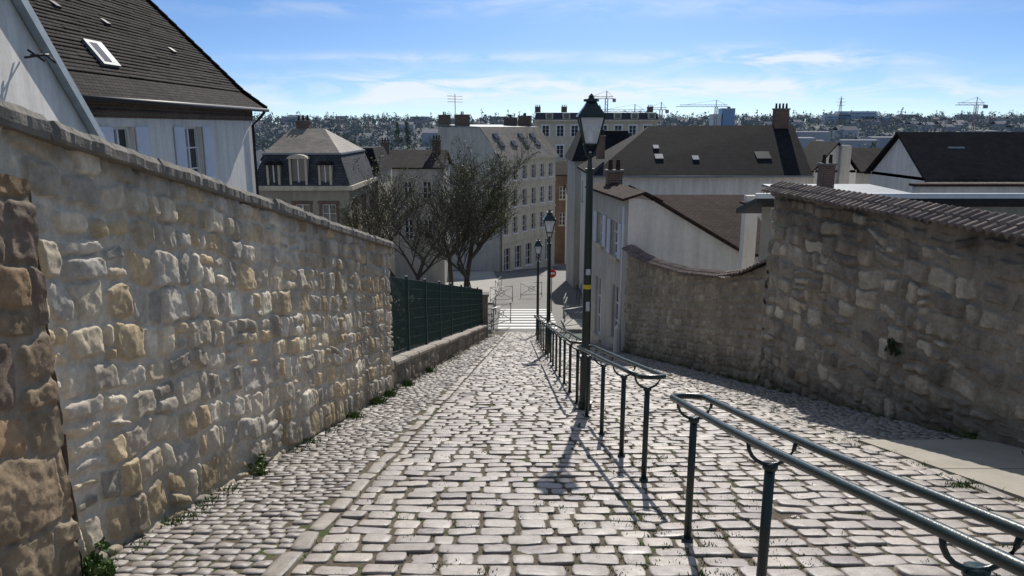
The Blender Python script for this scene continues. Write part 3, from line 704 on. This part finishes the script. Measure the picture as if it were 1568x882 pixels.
Ab.poly('gable_walls',plaster_g,[(0.0,Dp,ze),(0.0,0,ze),(0.0,2.4,-.05),(0.0,Dp,-.05)]); Ab.poly('gable_walls',plaster_g,[(W,Dp,ze),(W,0,ze),(W,2.4,-.05),(W,Dp,-.05)])
Ab.slab('roof',tile_lt,[(-.1,-.3,ze+.05),(W+.1,-.3,ze+.05),(W+.1,2.4,0),(-.1,2.4,0)],.1); Ab.slab('flat_roof',zinc,[(-.1,2.42,0),(W+.1,2.42,0),(W+.1,Dp,.25),(-.1,Dp,.25)],.1)
for x in (1.3,3.8,6.3,8.8):
    for t in (.35,.6):
        if t==.6 and x in(3.8,): continue
        y=-.3+2.7*t; z=ze+.05+3.2*t; n=(0,-.76,.64)
        lo=[(x,y,z),(x+.8,y,z),(x+.8,y+.45,z+.54),(x,y+.45,z+.54)]; hi=[(p[0],p[1]+n[1]*.1,p[2]+n[2]*.1) for p in lo]
        Ab.hexa('rooflights',glassm,lo,hi)
chimney(Ab,.4,5.,0,1.2,.6,1.6,brick_f,2); chimney(Ab,.4,7.4,0,1.2,.6,1.2,brick_f,2); chimney(Ab,W-.4,4,0,1.2,.5,1.6,brick_f,3); chimney(Ab,W-2,5,0,1.0,.5,1.6,brick_f,3)
Ab.tube('antenna',dark,[(.5,6,1.),(.5,6,3.4)],.04,5); 
for h in (2.6,2.9,3.2): Ab.tube('antenna',dark,[(-.3,6.4,h),(1.3,5.6,h)],.025,4)
Ab.tube('downpipe',dark,[(.15,-.12,ze-.2),(.15,-.12,zg+2)],.06,6)
Ab.finish()
br_=B('brick_house'); br_.wall('walls',brick,(5.5,94),(7.3,94),-18,-5.9,winrow(1.8,1,.8,-9,-7.4,.5)+winrow(1.8,1,.8,-12.3,-10.7,.5),.15,white,None,stone_w); br_.box('core',brick,5.5,7.3,94.3,100,-18,-5.95); br_.slab('roof',tile_br,[(5.3,93.7,-5.9),(7.5,93.7,-5.9),(7.5,97,-4.6),(5.3,97,-4.6)],.1); br_.finish()
sm=B('garage_house'); sm.wall('walls',plaster,(6.8,90),(9.6,90),-18,-7.9,((.4,2.2,-17,-14.4),(.5,1.3,-11,-9.6)),.2,dark); sm.box('core',plaster,6.8,9.6,90.4,95,-18,-7.95); roofgable(sm,tile_br,6.8,9.6,90,95,-7.9,-6.8,.2,.1,'x',plaster); sm.finish()
Bb=B('stone_apartment_block'); X0,X1=3.8,23.; W=X1-X0; ops=[]
for (z0,z1) in ((-1.5,.2),(-4.9,-2.9),(-8.5,-6.5),(-12,-10)): ops+=winrow(W,8,1.1,z0,z1,1.)
Bb.wall('walls',stone_w,(X0,120),(X1,120),-20,.8,ops,.25,white,None,None,white)
Bb.box('core',stone_w,X0,X1,120.5,132,-20,.78); Bb.obox('cornice',stone_w,(X0,120),(1,0),-.3,W+.3,.8,1.1,-.1,.5); Bb.obox('balcony',stone_w,(X0,120),(1,0),0,W,-5.4,-5.2,0,.7)
Bb.slab('mansard',tile_gy,[(X0-.2,119.8,1.1),(X1+.2,119.8,1.1),(X1,121.,2.2),(X0,121.,2.2)],.1); Bb.slab('flat_roof',zinc,[(X0,121.02,2.2),(X1,121.02,2.2),(X1,131,2.4),(X0,131,2.4)],.1)
for i in range(7):
    x=X0+1.5+i*2.7; Bb.box('dormers',stone_w,x,x+1.2,119.9,121.3,1.2,2.1); Bb.box('dormer_glass',glassm,x+.2,x+1.,119.87,119.9,1.3,2.)
for x in (4.2,8.5,14,22.5): chimney(Bb,x,124,2.3,3.1,.9,.7,brick_f,3)
Bb.finish()
Mv=B('mansard_villa'); X0,X1,Y0,Y1=-14.6,-9.2,42,50; W=X1-X0
vw=plast('villa_stone',(.44,.385,.32),(.34,.295,.25))
Mv.wall('walls',vw,(X0,Y0),(X1,Y0),-13,-3.5,winrow(W,3,.8,-5.9,-4.3,.8),.18,white,None,stone_w,brick); Mv.wall('walls',vw,(X1,Y0),(X1,Y1),-13,-3.5,winrow(Y1-Y0,3,.8,-5.9,-4.3,.9),.18,white,None,stone_w,brick); Mv.box('core',vw,X0,X1-.3,Y0+.4,Y1,-13,-3.52)
Mv.box('cornice',stone_w,X0-.2,X1+.25,Y0-.25,Y1,-3.5,-3.25)
i1=.55
Mv.hexa('mansard_roof',tile_gy,[(X0-.1,Y0-.1,-3.25),(X1+.1,Y0-.1,-3.25),(X1+.1,Y1,-3.25),(X0-.1,Y1,-3.25)],[(X0+i1,Y0+i1,-1.55),(X1-i1,Y0+i1,-1.55),(X1-i1,Y1-i1,-1.55),(X0+i1,Y1-i1,-1.55)])
Mv.box('roof_edge',zinc,X0+i1-.1,X1-i1+.1,Y0+i1-.1,Y1-i1,-1.55,-1.45)
Mv.slab('upper_roof',tile_lt,[(X0+i1,Y0+i1,-1.44),(X1-i1,Y0+i1,-1.44),(X1-2.2,Y0+4,-.1),(X0+1.2,Y0+4,-.1)],.06); Mv.slab('upper_roof',tile_lt,[(X1-i1,Y0+i1,-1.44),(X1-i1,Y1-i1,-1.44),(X1-2.2,Y0+4,-.1)],.06)
for (xc,wd,hh) in ((-13.4,.75,1.1),(-12.,1.0,1.45),(-10.5,.75,1.1)):
    z0=-3.2
    Mv.box('dormers',stone_w,xc-wd/2,xc-wd/2+.12,Y0-.1,Y0+1,z0,z0+hh); Mv.box('dormers',stone_w,xc+wd/2-.12,xc+wd/2,Y0-.1,Y0+1,z0,z0+hh)
    Mv.box('dormer_glass',glassm,xc-wd/2+.12,xc+wd/2-.12,Y0,Y0+.9,z0+.05,z0+hh-.02); Mv.box('dormer_frame',white,xc-.03,xc+.03,Y0-.03,Y0,z0+.05,z0+hh)
    pts=[(xc+(wd/2+.08)*math.cos(t),Y0-.2,z0+hh+.24*math.sin(t)) for t in [math.pi*i/8 for i in range(9)]]
    nm_='dormer_hoods' if wd<.9 else 'dormer_pediment'
    Mv.hexa(nm_,tile_dk if wd<.9 else stone_w,pts,[(p[0],Y0+1.2,p[2]) for p in pts])
chimney(Mv,-12.8,46.5,-.8,.3,.8,.5,brick_f,3); Mv.finish()
F=B('quoined_house'); F.wall('walls',plaster_b,(-11.8,50),(-9.,50),-14,-2.95,winrow(2.8,2,.6,-5.5,-4.1,.5)+winrow(2.8,2,.6,-8.5,-7.1,.5),.15,white,None,stone_w); F.wall('walls',plaster_b,(-9.,50),(-9.,56),-14,-2.95); F.box('core',plaster_b,-11.8,-9.2,50.4,56,-14,-3)
for i in range(14): 
    mt=brick if i%2 else stone_w; nm_='quoins_'+mt.name
    F.obox(nm_,mt,(-11.8,50),(1,0),0,.45,-3.3-i*.4,-2.95-i*.4,.0,.04); F.obox(nm_,mt,(-11.8,50),(1,0),2.35,2.82,-3.3-i*.4,-2.95-i*.4,.0,.04)
F.hexa('roof',tile_dk,[(-12,49.8,-2.95),(-8.8,49.8,-2.95),(-8.8,56,-2.95),(-12,56,-2.95)],[(-11.4,50.8,-1.4),(-9.4,50.8,-1.4),(-9.4,55,-1.4),(-11.4,55,-1.4)])
F.hexa('rooflight',zinc,[(-10.8,50.2,-2.3),(-10.3,50.2,-2.3),(-10.3,50.5,-1.85),(-10.8,50.5,-1.85)],[(-10.8,50.1,-2.25),(-10.3,50.1,-2.25),(-10.3,50.4,-1.8),(-10.8,50.4,-1.8)]); F.finish()
Gg=B('grey_house'); Gg.wall('walls',plaster_g,(-11.2,60),(-5.6,60),-15,-3.2,winrow(5.6,3,.7,-5.7,-4.3,.9)+winrow(5.6,3,.7,-9,-7.4,.9),.15,white,None,stone_w); Gg.box('core',plaster_g,-11.2,-5.6,60.4,67,-15,-3.22); roofgable(Gg,tile_br,-11.2,-5.6,60,67,-3.2,-1.9,.2,.1,'x',plaster_g); chimney(Gg,-10.6,63,-2.3,-1.3,.7,.5,brick_f,3); chimney(Gg,-6.3,63,-2.2,-1.1,.7,.5,brick_f,3); Gg.finish()
# ------------------------------------------------------------ barriers, sign
bm=M('barrier_paint',(.16,.175,.18),(.10,.11,.12),6,.4); rdm=M('red_paint',(.55,.02,.02),(.45,.02,.02),6,.4)
def barrier(x,y,ang,w=1.5):
    z=gz(y); b=B('crossing_barrier',(x,y,z),ang)
    b.tube('frame',bm,[(0,0,0),(0,0,1.05),(w,0,1.05),(w,0,0)],.024,6)
    b.tube('frame',bm,[(0,0,.2),(w,0,.2)],.018,6); b.tube('cross',bm,[(0,0,.22),(w,0,1.03)],.015,6); b.tube('cross',bm,[(0,0,1.03),(w,0,.22)],.015,6)
    cc=[(w/2+.2*math.cos(t),0,.62+.2*math.sin(t)) for t in [2*math.pi*i/14 for i in range(15)]]; b.tube('ring',bm,cc,.016,6)
    b.finish()
for (x,y,a_) in ((-2.4,34.6,0),(-1.,34.8,.9),(2.5,34.5,.5),(-1.0,37.8,1.5),(2.7,37,1.4),(2.8,39.2,1.4),(-1.4,46.5,.3),(.6,50,.2),(-1.2,52,1.3),(4.3,46,1.4),(4.4,49,1.4)): barrier(x,y,a_)
sg=B('traffic_sign'); zg_=gz(42); sg.tube('post',zinc,[(2.3,42,zg_),(2.3,42,zg_+2.6)],.03,6)
def disc(bl,part,mat,x,y,z,r,o0,o1): 
    a=[(x+r*math.cos(2*math.pi*i/20),y-o0,z+r*math.sin(2*math.pi*i/20)) for i in range(20)]; bl.hexa(part,mat,a,[(p[0],y-o1,p[2]) for p in a])
disc(sg,'disc',rdm,2.3,41.96,zg_+2.3,.26,0,.02); sg.box('bar',white,2.13,2.47,41.93,41.938,zg_+2.25,zg_+2.35); sg.finish()
# ------------------------------------------------------------ trees
bark=M('bark',(.10,.085,.07),(.06,.05,.043),10,.9,.3,40); leaf_b=M('bud_leaves',(.20,.20,.08),(.13,.14,.055),2,.7); leaf_d=M('dark_leaves',(.035,.055,.02),(.05,.07,.03),2,.7); ivy=M('weed_green',(.05,.10,.02),(.10,.15,.035),8,.7)
def tree(name,base,Ht,seed,leaves=3000,levels=5,lean=0,spread=.55,ls=.05,tw=.010):
    r=random.Random(seed); V=[];F=[];tips=[]
    def seg(p,q,r0,r1,n):
        t=(q-p).normalized(); up=Vector((0,0,1)) if abs(t.z)<.9 else Vector((1,0,0)); u=t.cross(up).normalized(); w=u.cross(t); b=len(V)
        for (c_,rr) in ((p,r0),(q,r1)):
            for k in range(n): a=2*math.pi*k/n; V.append(tuple(c_+u*rr*math.cos(a)+w*rr*math.sin(a)))
        for k in range(n): F.append((b+k,b+(k+1)%n,b+n+(k+1)%n,b+n+k))
    def br(p,dv,ln,rad,lev):
        ns=3; q=p; dd=dv
        for i in range(ns):
            dd=(dd+Vector((r.gauss(0,.14),r.gauss(0,.14),r.gauss(.04,.09)))).normalized(); q2=q+dd*ln/ns
            r0=max(rad*(1-.4*i/ns),tw); r1=max(rad*(1-.4*(i+1)/ns),tw*.8); seg(q,q2,r0,r1,6 if lev>=levels-1 else 3); 
            if lev<=1: tips.append(q2)
            if lev>0 and (i>=1 or lev<levels):
                for _ in range(2 if lev>1 else 3):
                    a=r.uniform(0,2*math.pi); side=Vector((math.cos(a),math.sin(a),r.uniform(-.1,.5))); nd=(dd*(1-spread)+side*spread+Vector((0,0,.16))).normalized()
                    if r.random()<.86: br(q2,nd,ln*r.uniform(.58,.80),r1*.62,lev-1)
            q=q2
    br(Vector(base),Vector((lean,0,1)).normalized(),Ht*.36,Ht*.018,levels)
    top=max(v_[2] for v_ in V)-base[2]; f=Ht/top
    V=[(base[0]+(v_[0]-base[0])*f,base[1]+(v_[1]-base[1])*f,base[2]+(v_[2]-base[2])*f) for v_ in V]; tips=[Vector(base)+(t_-Vector(base))*f for t_ in tips]
    E=bpy.data.objects.new(name,None); COL.objects.link(E)
    mesh_obj('trunk_and_branches',V,F,bark,E)
    LV=[];LF=[]
    if leaves:
        for i in range(leaves):
            p=r.choice(tips)+Vector((r.gauss(0,.12),r.gauss(0,.12),r.gauss(0,.12))); a=Vector((r.gauss(0,1),r.gauss(0,1),r.gauss(0,1))).normalized()*ls*r.uniform(.6,1.3); b=a.cross(Vector((r.gauss(0,1),r.gauss(0,1),r.gauss(0,1)))).normalized()*ls*.7
            k=len(LV); LV+=[tuple(p-a),tuple(p+b),tuple(p+a),tuple(p-b)]; LF.append((k,k+1,k+2,k+3))
        mesh_obj('foliage',LV,LF,leaf_b,E)
tree('budding_tree',(-3.0,47,gz(47)-.2),10.9,3,5200,4,ls=.06)
tree('budding_tree',(-6.4,44,gz(44)-.2),9.6,5,3800,4,ls=.055)
tree('bare_tree',(-5.2,40,gz(40)-.2),8.2,9,900,4)
tree('bare_tree',(-2.2,43,gz(43)-.2),8.6,12,1600,4)
tree('bare_tree',(-4.4,52,gz(52)-.2),11.4,15,2200,4)
tree('bare_tree',(-8.2,47,gz(47)-.2),8.4,25,900,4)
def shrub(name,c,rad,n,mat,ls=.09,seed=1):
    r=random.Random(seed); V=[];F=[]
    cl=[(Vector((r.gauss(0,.45)*rad[0],r.gauss(0,.45)*rad[1],abs(r.gauss(.4,.3))*rad[2])),r.uniform(.25,.5)) for _ in range(14)]
    for i in range(n):
        cc,s=r.choice(cl); dv=Vector((r.gauss(0,1),r.gauss(0,1),r.gauss(0,1))).normalized()*s*r.uniform(.5,1)
        p=Vector(c)+cc+Vector((dv.x*rad[0],dv.y*rad[1],dv.z*rad[2])); 
        a=Vector((r.gauss(0,1),r.gauss(0,1),r.gauss(0,1))).normalized()*ls; b=a.cross(Vector((r.gauss(0,1),r.gauss(0,1),r.gauss(0,1)))).normalized()*ls*.6; k=len(V)
        V+=[tuple(p-a),tuple(p+b),tuple(p+a),tuple(p-b)]; F.append((k,k+1,k+2,k+3))
    mesh_obj(name,V,F,mat)
for i,(x,y,s) in enumerate(((-4.2,22,1.2),(-3.8,27,1.2),(-5,31,1.5),(-4.5,36,1.3),(-7,36,1.8),(-8.5,40,1.8),(-3,39,1.0))): shrub('shrub',(x,y,gz(y)-.2),(s,s,s*1.3),1400,leaf_d,.09,40+i)
shrub('leafy_weed',(LW(3.75)+.12,3.72,gz(3.72)),(.13,.1,.16),500,ivy,.022,77)
shrub('wall_plant',(RW(9.16)-.08,9.16,-2.85),(.06,.12,.16),380,leaf_d,.022,78)
shrub('wall_plant',(LW(6.05)+.10,6.05,gz(6.05)),(.10,.14,.12),260,ivy,.018,79)
V=[];F=[]
def tuft(x,y,n,h,w=.05,zo=.0):
    for i in range(n):
        px=x+rnd.gauss(0,w); py=y+rnd.gauss(0,w); a=rnd.uniform(0,6.28); hh=h*rnd.uniform(.4,1.2); t=.004+h*.03; z=gz(py)+zo
        k=len(V); bx=math.cos(a)*t; by=math.sin(a)*t; lx=rnd.gauss(0,.5)*hh; ly=rnd.gauss(0,.5)*hh
        V.extend([(px-bx,py-by,z),(px+bx,py+by,z),(px+lx*.5+bx*.8,py+ly*.5+by*.8,z+hh*.6),(px+lx,py+ly,z+hh)]); F.append((k,k+1,k+2)); F.append((k,k+2,k+3))
y=3.7
while y<30:
    if rnd.random()<.6: tuft(LW(y)+.06+abs(rnd.gauss(0,.04)),y,rnd.randint(8,40),rnd.uniform(.02,.07),.05)
    y+=rnd.uniform(.08,.26)
y=4
while y<22:
    if rnd.random()<.55: tuft(RW(y)-.06,y,rnd.randint(8,40),rnd.uniform(.04,.10),.06)
    if rnd.random()<.6: tuft(RE(y)+rnd.gauss(0,.08),y,rnd.randint(8,30),rnd.uniform(.02,.045),.06)
    if rnd.random()<.4: tuft(CB(y)+.08,y,rnd.randint(4,12),.022,.03)
    y+=rnd.uniform(.1,.3)
for i in range(1300):
    y=1.5+abs(rnd.gauss(0,5)); x=rnd.uniform(-1.2,3.6) if rnd.random()<.5 else 1.1+rnd.gauss(0,.4)
    if y<20: tuft(x,y,rnd.randint(6,18),rnd.uniform(.012,.028),.03)
tuft(3.75,5.65,160,.05,.08)
for (yy,n,h) in ((9.1,130,.10),(12.6,200,.12),(4.7,60,.06),(7.5,60,.06),(10.4,160,.12),(11.2,160,.12),(15,150,.12)): tuft(LW(yy)+.08,yy,n,h,.06)
mesh_obj('grass_and_weeds',V,F,ivy)
# ------------------------------------------------------------ distance
hz_tree=M('hazed_foliage',(.15,.18,.19),(.22,.245,.25),.03,.9); nr_tree=M('treeline_foliage',(.08,.11,.085),(.13,.16,.12),.1,.9)  # distant foliage pale and bluish: aerial haze put into its colour
def dtrees(name,n,xr,yr,size,seed,con=.3,k=40,fs=.11,mat=None):
    g=np.random.default_rng(seed); Vs=[]
    for i in range(n):
        y=g.uniform(*yr); x=g.uniform(*xr)*y; z=terr_z(x,y); s=g.uniform(*size); h=s*g.uniform(.8,1.3)
        conif=g.random()<con
        nb=6; bc=g.normal(0,.28,(nb,3)); bi=g.integers(0,nb,k)
        c=g.normal(0,1,(k,3)); c/=np.linalg.norm(c,axis=1)[:,None]; c=bc[bi]*1.2+c*g.uniform(.3,.55,(k,1))
        P=np.stack([x+c[:,0]*s*.5,y+c[:,1]*s*.5,z+h*.55+c[:,2]*h*.5],1)
        if conif:
            t=g.random(k)**1.4; P[:,0]=x+c[:,0]*s*.3*(1-t); P[:,1]=y+c[:,1]*s*.3*(1-t); P[:,2]=z+t*h*1.2
        A=P[:,None,:]+g.normal(0,s*fs,(k,3,3)); Vs.append(A.reshape(-1,3))
    V=np.concatenate(Vs); F=np.arange(len(V)).reshape(-1,3).tolist(); mesh_obj(name,V,F,mat or hz_tree)
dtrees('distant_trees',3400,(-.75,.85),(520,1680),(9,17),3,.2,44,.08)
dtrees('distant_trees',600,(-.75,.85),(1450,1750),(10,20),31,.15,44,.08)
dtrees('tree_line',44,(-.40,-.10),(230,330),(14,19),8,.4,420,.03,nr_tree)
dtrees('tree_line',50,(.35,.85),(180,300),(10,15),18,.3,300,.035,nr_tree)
tw_w=M('far_walls_hazed',(.42,.44,.47),(.29,.31,.34),.02,.9); tw_r=M('far_roofs_hazed',(.25,.24,.26),(.19,.19,.21),.02,.9)  # far walls and roofs paled and greyed to paint in aerial haze
T=B('distant_town')
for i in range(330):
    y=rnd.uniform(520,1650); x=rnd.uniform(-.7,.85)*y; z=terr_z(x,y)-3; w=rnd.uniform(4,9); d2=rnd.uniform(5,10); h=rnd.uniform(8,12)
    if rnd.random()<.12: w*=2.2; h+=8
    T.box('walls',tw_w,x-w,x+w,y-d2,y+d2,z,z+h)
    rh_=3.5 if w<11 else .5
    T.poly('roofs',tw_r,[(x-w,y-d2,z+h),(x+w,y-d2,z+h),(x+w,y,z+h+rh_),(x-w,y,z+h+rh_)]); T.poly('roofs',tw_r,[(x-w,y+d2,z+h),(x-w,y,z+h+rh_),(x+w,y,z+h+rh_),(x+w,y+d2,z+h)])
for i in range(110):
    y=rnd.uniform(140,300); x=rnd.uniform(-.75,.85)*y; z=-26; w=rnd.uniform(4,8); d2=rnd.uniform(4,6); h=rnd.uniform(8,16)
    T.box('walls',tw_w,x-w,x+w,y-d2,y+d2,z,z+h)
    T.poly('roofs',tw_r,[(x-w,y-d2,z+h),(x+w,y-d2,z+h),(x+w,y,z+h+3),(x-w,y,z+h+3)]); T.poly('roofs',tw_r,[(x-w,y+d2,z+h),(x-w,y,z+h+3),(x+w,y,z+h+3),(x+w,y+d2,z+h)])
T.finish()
O=B('office_block'); blu=M('blue_cladding',(.25,.35,.5),(.2,.3,.45),.05,.5); ofw=M('office_white',(.62,.64,.67),(.5,.52,.55),.02,.8)
for (a,b_,zt_) in ((538,580,20),(560,624,26),(600,650,17)):
    O.box('volumes',ofw,a,b_,1300,1320,0,zt_)
    for k in range(4): O.box('window_bands',blu,a+1,b_-1,1299,1299.9,zt_-5-k*4.5,zt_-3-k*4.5)
O.finish()
O=B('blue_tower'); O.box('blue_volume',blu,221,235,800,815,-20,19); O.box('volumes',ofw,212,222,800,815,-20,13); O.finish()
crm=M('crane_paint',(.36,.30,.28),(.28,.22,.22),.1,.6)
def crane(x,y,zt,j0,j1,zb=-25):
    c_=B('tower_crane'); w=.8
    for (a,b_) in ((-w,-w),(w,-w),(w,w),(-w,w)): c_.tube('mast',crm,[(x+a,y+b_,zb),(x+a,y+b_,zt)],.22,4)
    z=zb; s=1
    while z<zt-2: c_.tube('mast_lattice',crm,[(x-w*s,y-w,z),(x+w*s,y-w,z+2)],.13,3); z+=2; s=-s
    c_.tube('mast',crm,[(x,y,zt),(x,y,zt+5)],.3,4)
    c_.tube('jib',crm,[(x+j0,y,zt),(x+j1,y,zt)],.22,4); c_.tube('jib',crm,[(x+j0*.9,y,zt+1.4),(x+j1*.9,y,zt+1.4)],.16,4)
    n=int(abs(j1-j0)/2.2); 
    for i in range(n): xx=x+j0*.9+(j1-j0)*.9*i/n; c_.tube('jib_lattice',crm,[(xx,y,zt if i%2 else zt+1.4),(xx+(j1-j0)*.9/n,y,zt+1.4 if i%2 else zt)],.1,3)
    c_.tube('tie',crm,[(x+j0*.8,y,zt+1.2),(x,y,zt+5),(x+j1*.8,y,zt+1.2)],.12,3)
    m=j1 if abs(j1)<abs(j0) else j0
    c_.box('counterweight',crm,x+m-1,x+m+1,y-1,y+1,zt-2.2,zt); c_.finish()
crane(62,500,18,-12,5); crane(84,520,10,-26,8); crane(99,505,11,-9,4); crane(161,600,15.5,-32,10); crane(118,640,8,-22,8); crane(305,500,14,-14,6)
def pylon(x,y,zt,zb):
    p=B('power_pylon')
    for a in (-1,1):
        for b_ in (-1,1): p.tube('legs',crm,[(x+a*3.2,y+b_*3.2,zb),(x+a*.6,y+b_*.6,zt-8),(x,y,zt)],.35,4)
    for k,hw in ((4,5),(9,8),(14,6)): p.tube('arms',crm,[(x-hw,y,zt-k),(x+hw,y,zt-k)],.3,4)
    p.finish()
pylon(518,1200,47,2); pylon(-205,900,12,-22); pylon(-180,950,10,-20); pylon(640,1250,28,4)
# ------------------------------------------------------------ light & world
EL,AZ=math.radians(36),math.radians(9)
sd=Vector((math.sin(AZ)*math.cos(EL),math.cos(AZ)*math.cos(EL),math.sin(EL)))
L=bpy.data.lights.new('sun','SUN'); L.energy=5.0; L.angle=math.radians(.5); L.color=(1,.95,.87)
lo=bpy.data.objects.new('sun',L); COL.objects.link(lo); lo.rotation_euler=(-sd).to_track_quat('-Z','Y').to_euler()
w=bpy.data.worlds.new('World'); S.world=w; w.use_nodes=True; nt=w.node_tree; bg=nt.nodes['Background']
tc=N(nt,'ShaderNodeTexCoord'); sp=N(nt,'ShaderNodeSeparateXYZ'); nt.links.new(tc.outputs['Generated'],sp.inputs[0])
X_,Y_,Z_=sp.outputs
cb=N(nt,'ShaderNodeCombineXYZ'); nt.links.new(X_,cb.inputs[0]); nt.links.new(Y_,cb.inputs[1]); nt.links.new(mth(nt,'MULTIPLY_ADD',Z_,2.0,.06),cb.inputs[2])
nm=N(nt,'ShaderNodeVectorMath',operation='NORMALIZE'); nt.links.new(cb.outputs[0],nm.inputs[0])
sky=N(nt,'ShaderNodeTexSky'); sky.sky_type='NISHITA'; sky.sun_disc=False; sky.sun_elevation=EL; sky.sun_rotation=AZ; sky.dust_density=.3; sky.ozone_density=1.5; sky.air_density=1.0
nt.links.new(nm.outputs[0],sky.inputs['Vector'])
tint=ramp(nt,Z_,[(.0,(.66,.70,.76)),(.05,(.54,.65,.79)),(.15,(.42,.60,.80)),(.3,(1.0,.96,.90)),(.5,(1.75,1.42,1.12))])  # upper sky brightened and warmed beyond the sky model to fill the shade
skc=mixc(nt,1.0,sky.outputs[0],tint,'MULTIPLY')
yc=mth(nt,'MAXIMUM',Y_,.05); aa=mth(nt,'DIVIDE',X_,yc); ee=mth(nt,'DIVIDE',Z_,yc)
def gauss(a0,e0,sa,se,amp):
    u=mth(nt,'DIVIDE',mth(nt,'SUBTRACT',aa,a0),sa); v=mth(nt,'DIVIDE',mth(nt,'SUBTRACT',ee,e0),se)
    r=mth(nt,'ADD',mth(nt,'MULTIPLY',u,u),mth(nt,'MULTIPLY',v,v))
    return mth(nt,'MULTIPLY',mth(nt,'EXPONENT',mth(nt,'MULTIPLY',r,-1.0)),amp)
g=None
for q in ((-.12,.056,.20,.014,1.1),(-.22,.034,.22,.013,.8),(.36,.086,.15,.013,1.4),(.30,.052,.3,.013,.7),(.05,.15,.5,.012,.35),(.5,.045,.3,.017,.7),(-.05,.087,.25,.007,.6),(.12,.045,.18,.012,.6)):
    x_=gauss(*q); g=x_ if g is None else mth(nt,'ADD',g,x_)
mp=N(nt,'ShaderNodeMapping'); mp.inputs['Scale'].default_value=(4.0,4.0,20); mp.inputs['Rotation'].default_value=(0,math.radians(1.5),0); nt.links.new(tc.outputs['Generated'],mp.inputs[0])
cn=N(nt,'ShaderNodeTexNoise'); cn.inputs['Scale'].default_value=2.2; cn.inputs['Detail'].default_value=9; cn.inputs['Roughness'].default_value=.6; cn.inputs['Distortion'].default_value=.6; nt.links.new(mp.outputs[0],cn.inputs['Vector'])
cf=ramp(nt,cn.outputs['Fac'],[(.40,.02),(.64,1.)])
den=mth(nt,'MINIMUM',mth(nt,'MULTIPLY',g,cf),.8)
col=mixc(nt,den,skc,(6.0,6.3,6.6))
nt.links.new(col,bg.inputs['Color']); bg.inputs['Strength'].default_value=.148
S.view_settings.view_transform='Standard'; S.view_settings.look='None'; S.view_settings.exposure=0
cam=bpy.data.cameras.new('camera'); cam.lens=26; cam.sensor_width=36; cam.clip_start=.05; cam.clip_end=6000
co=bpy.data.objects.new('camera',cam); COL.objects.link(co); co.rotation_euler=(math.radians(90-12.3),0,0); S.camera=co
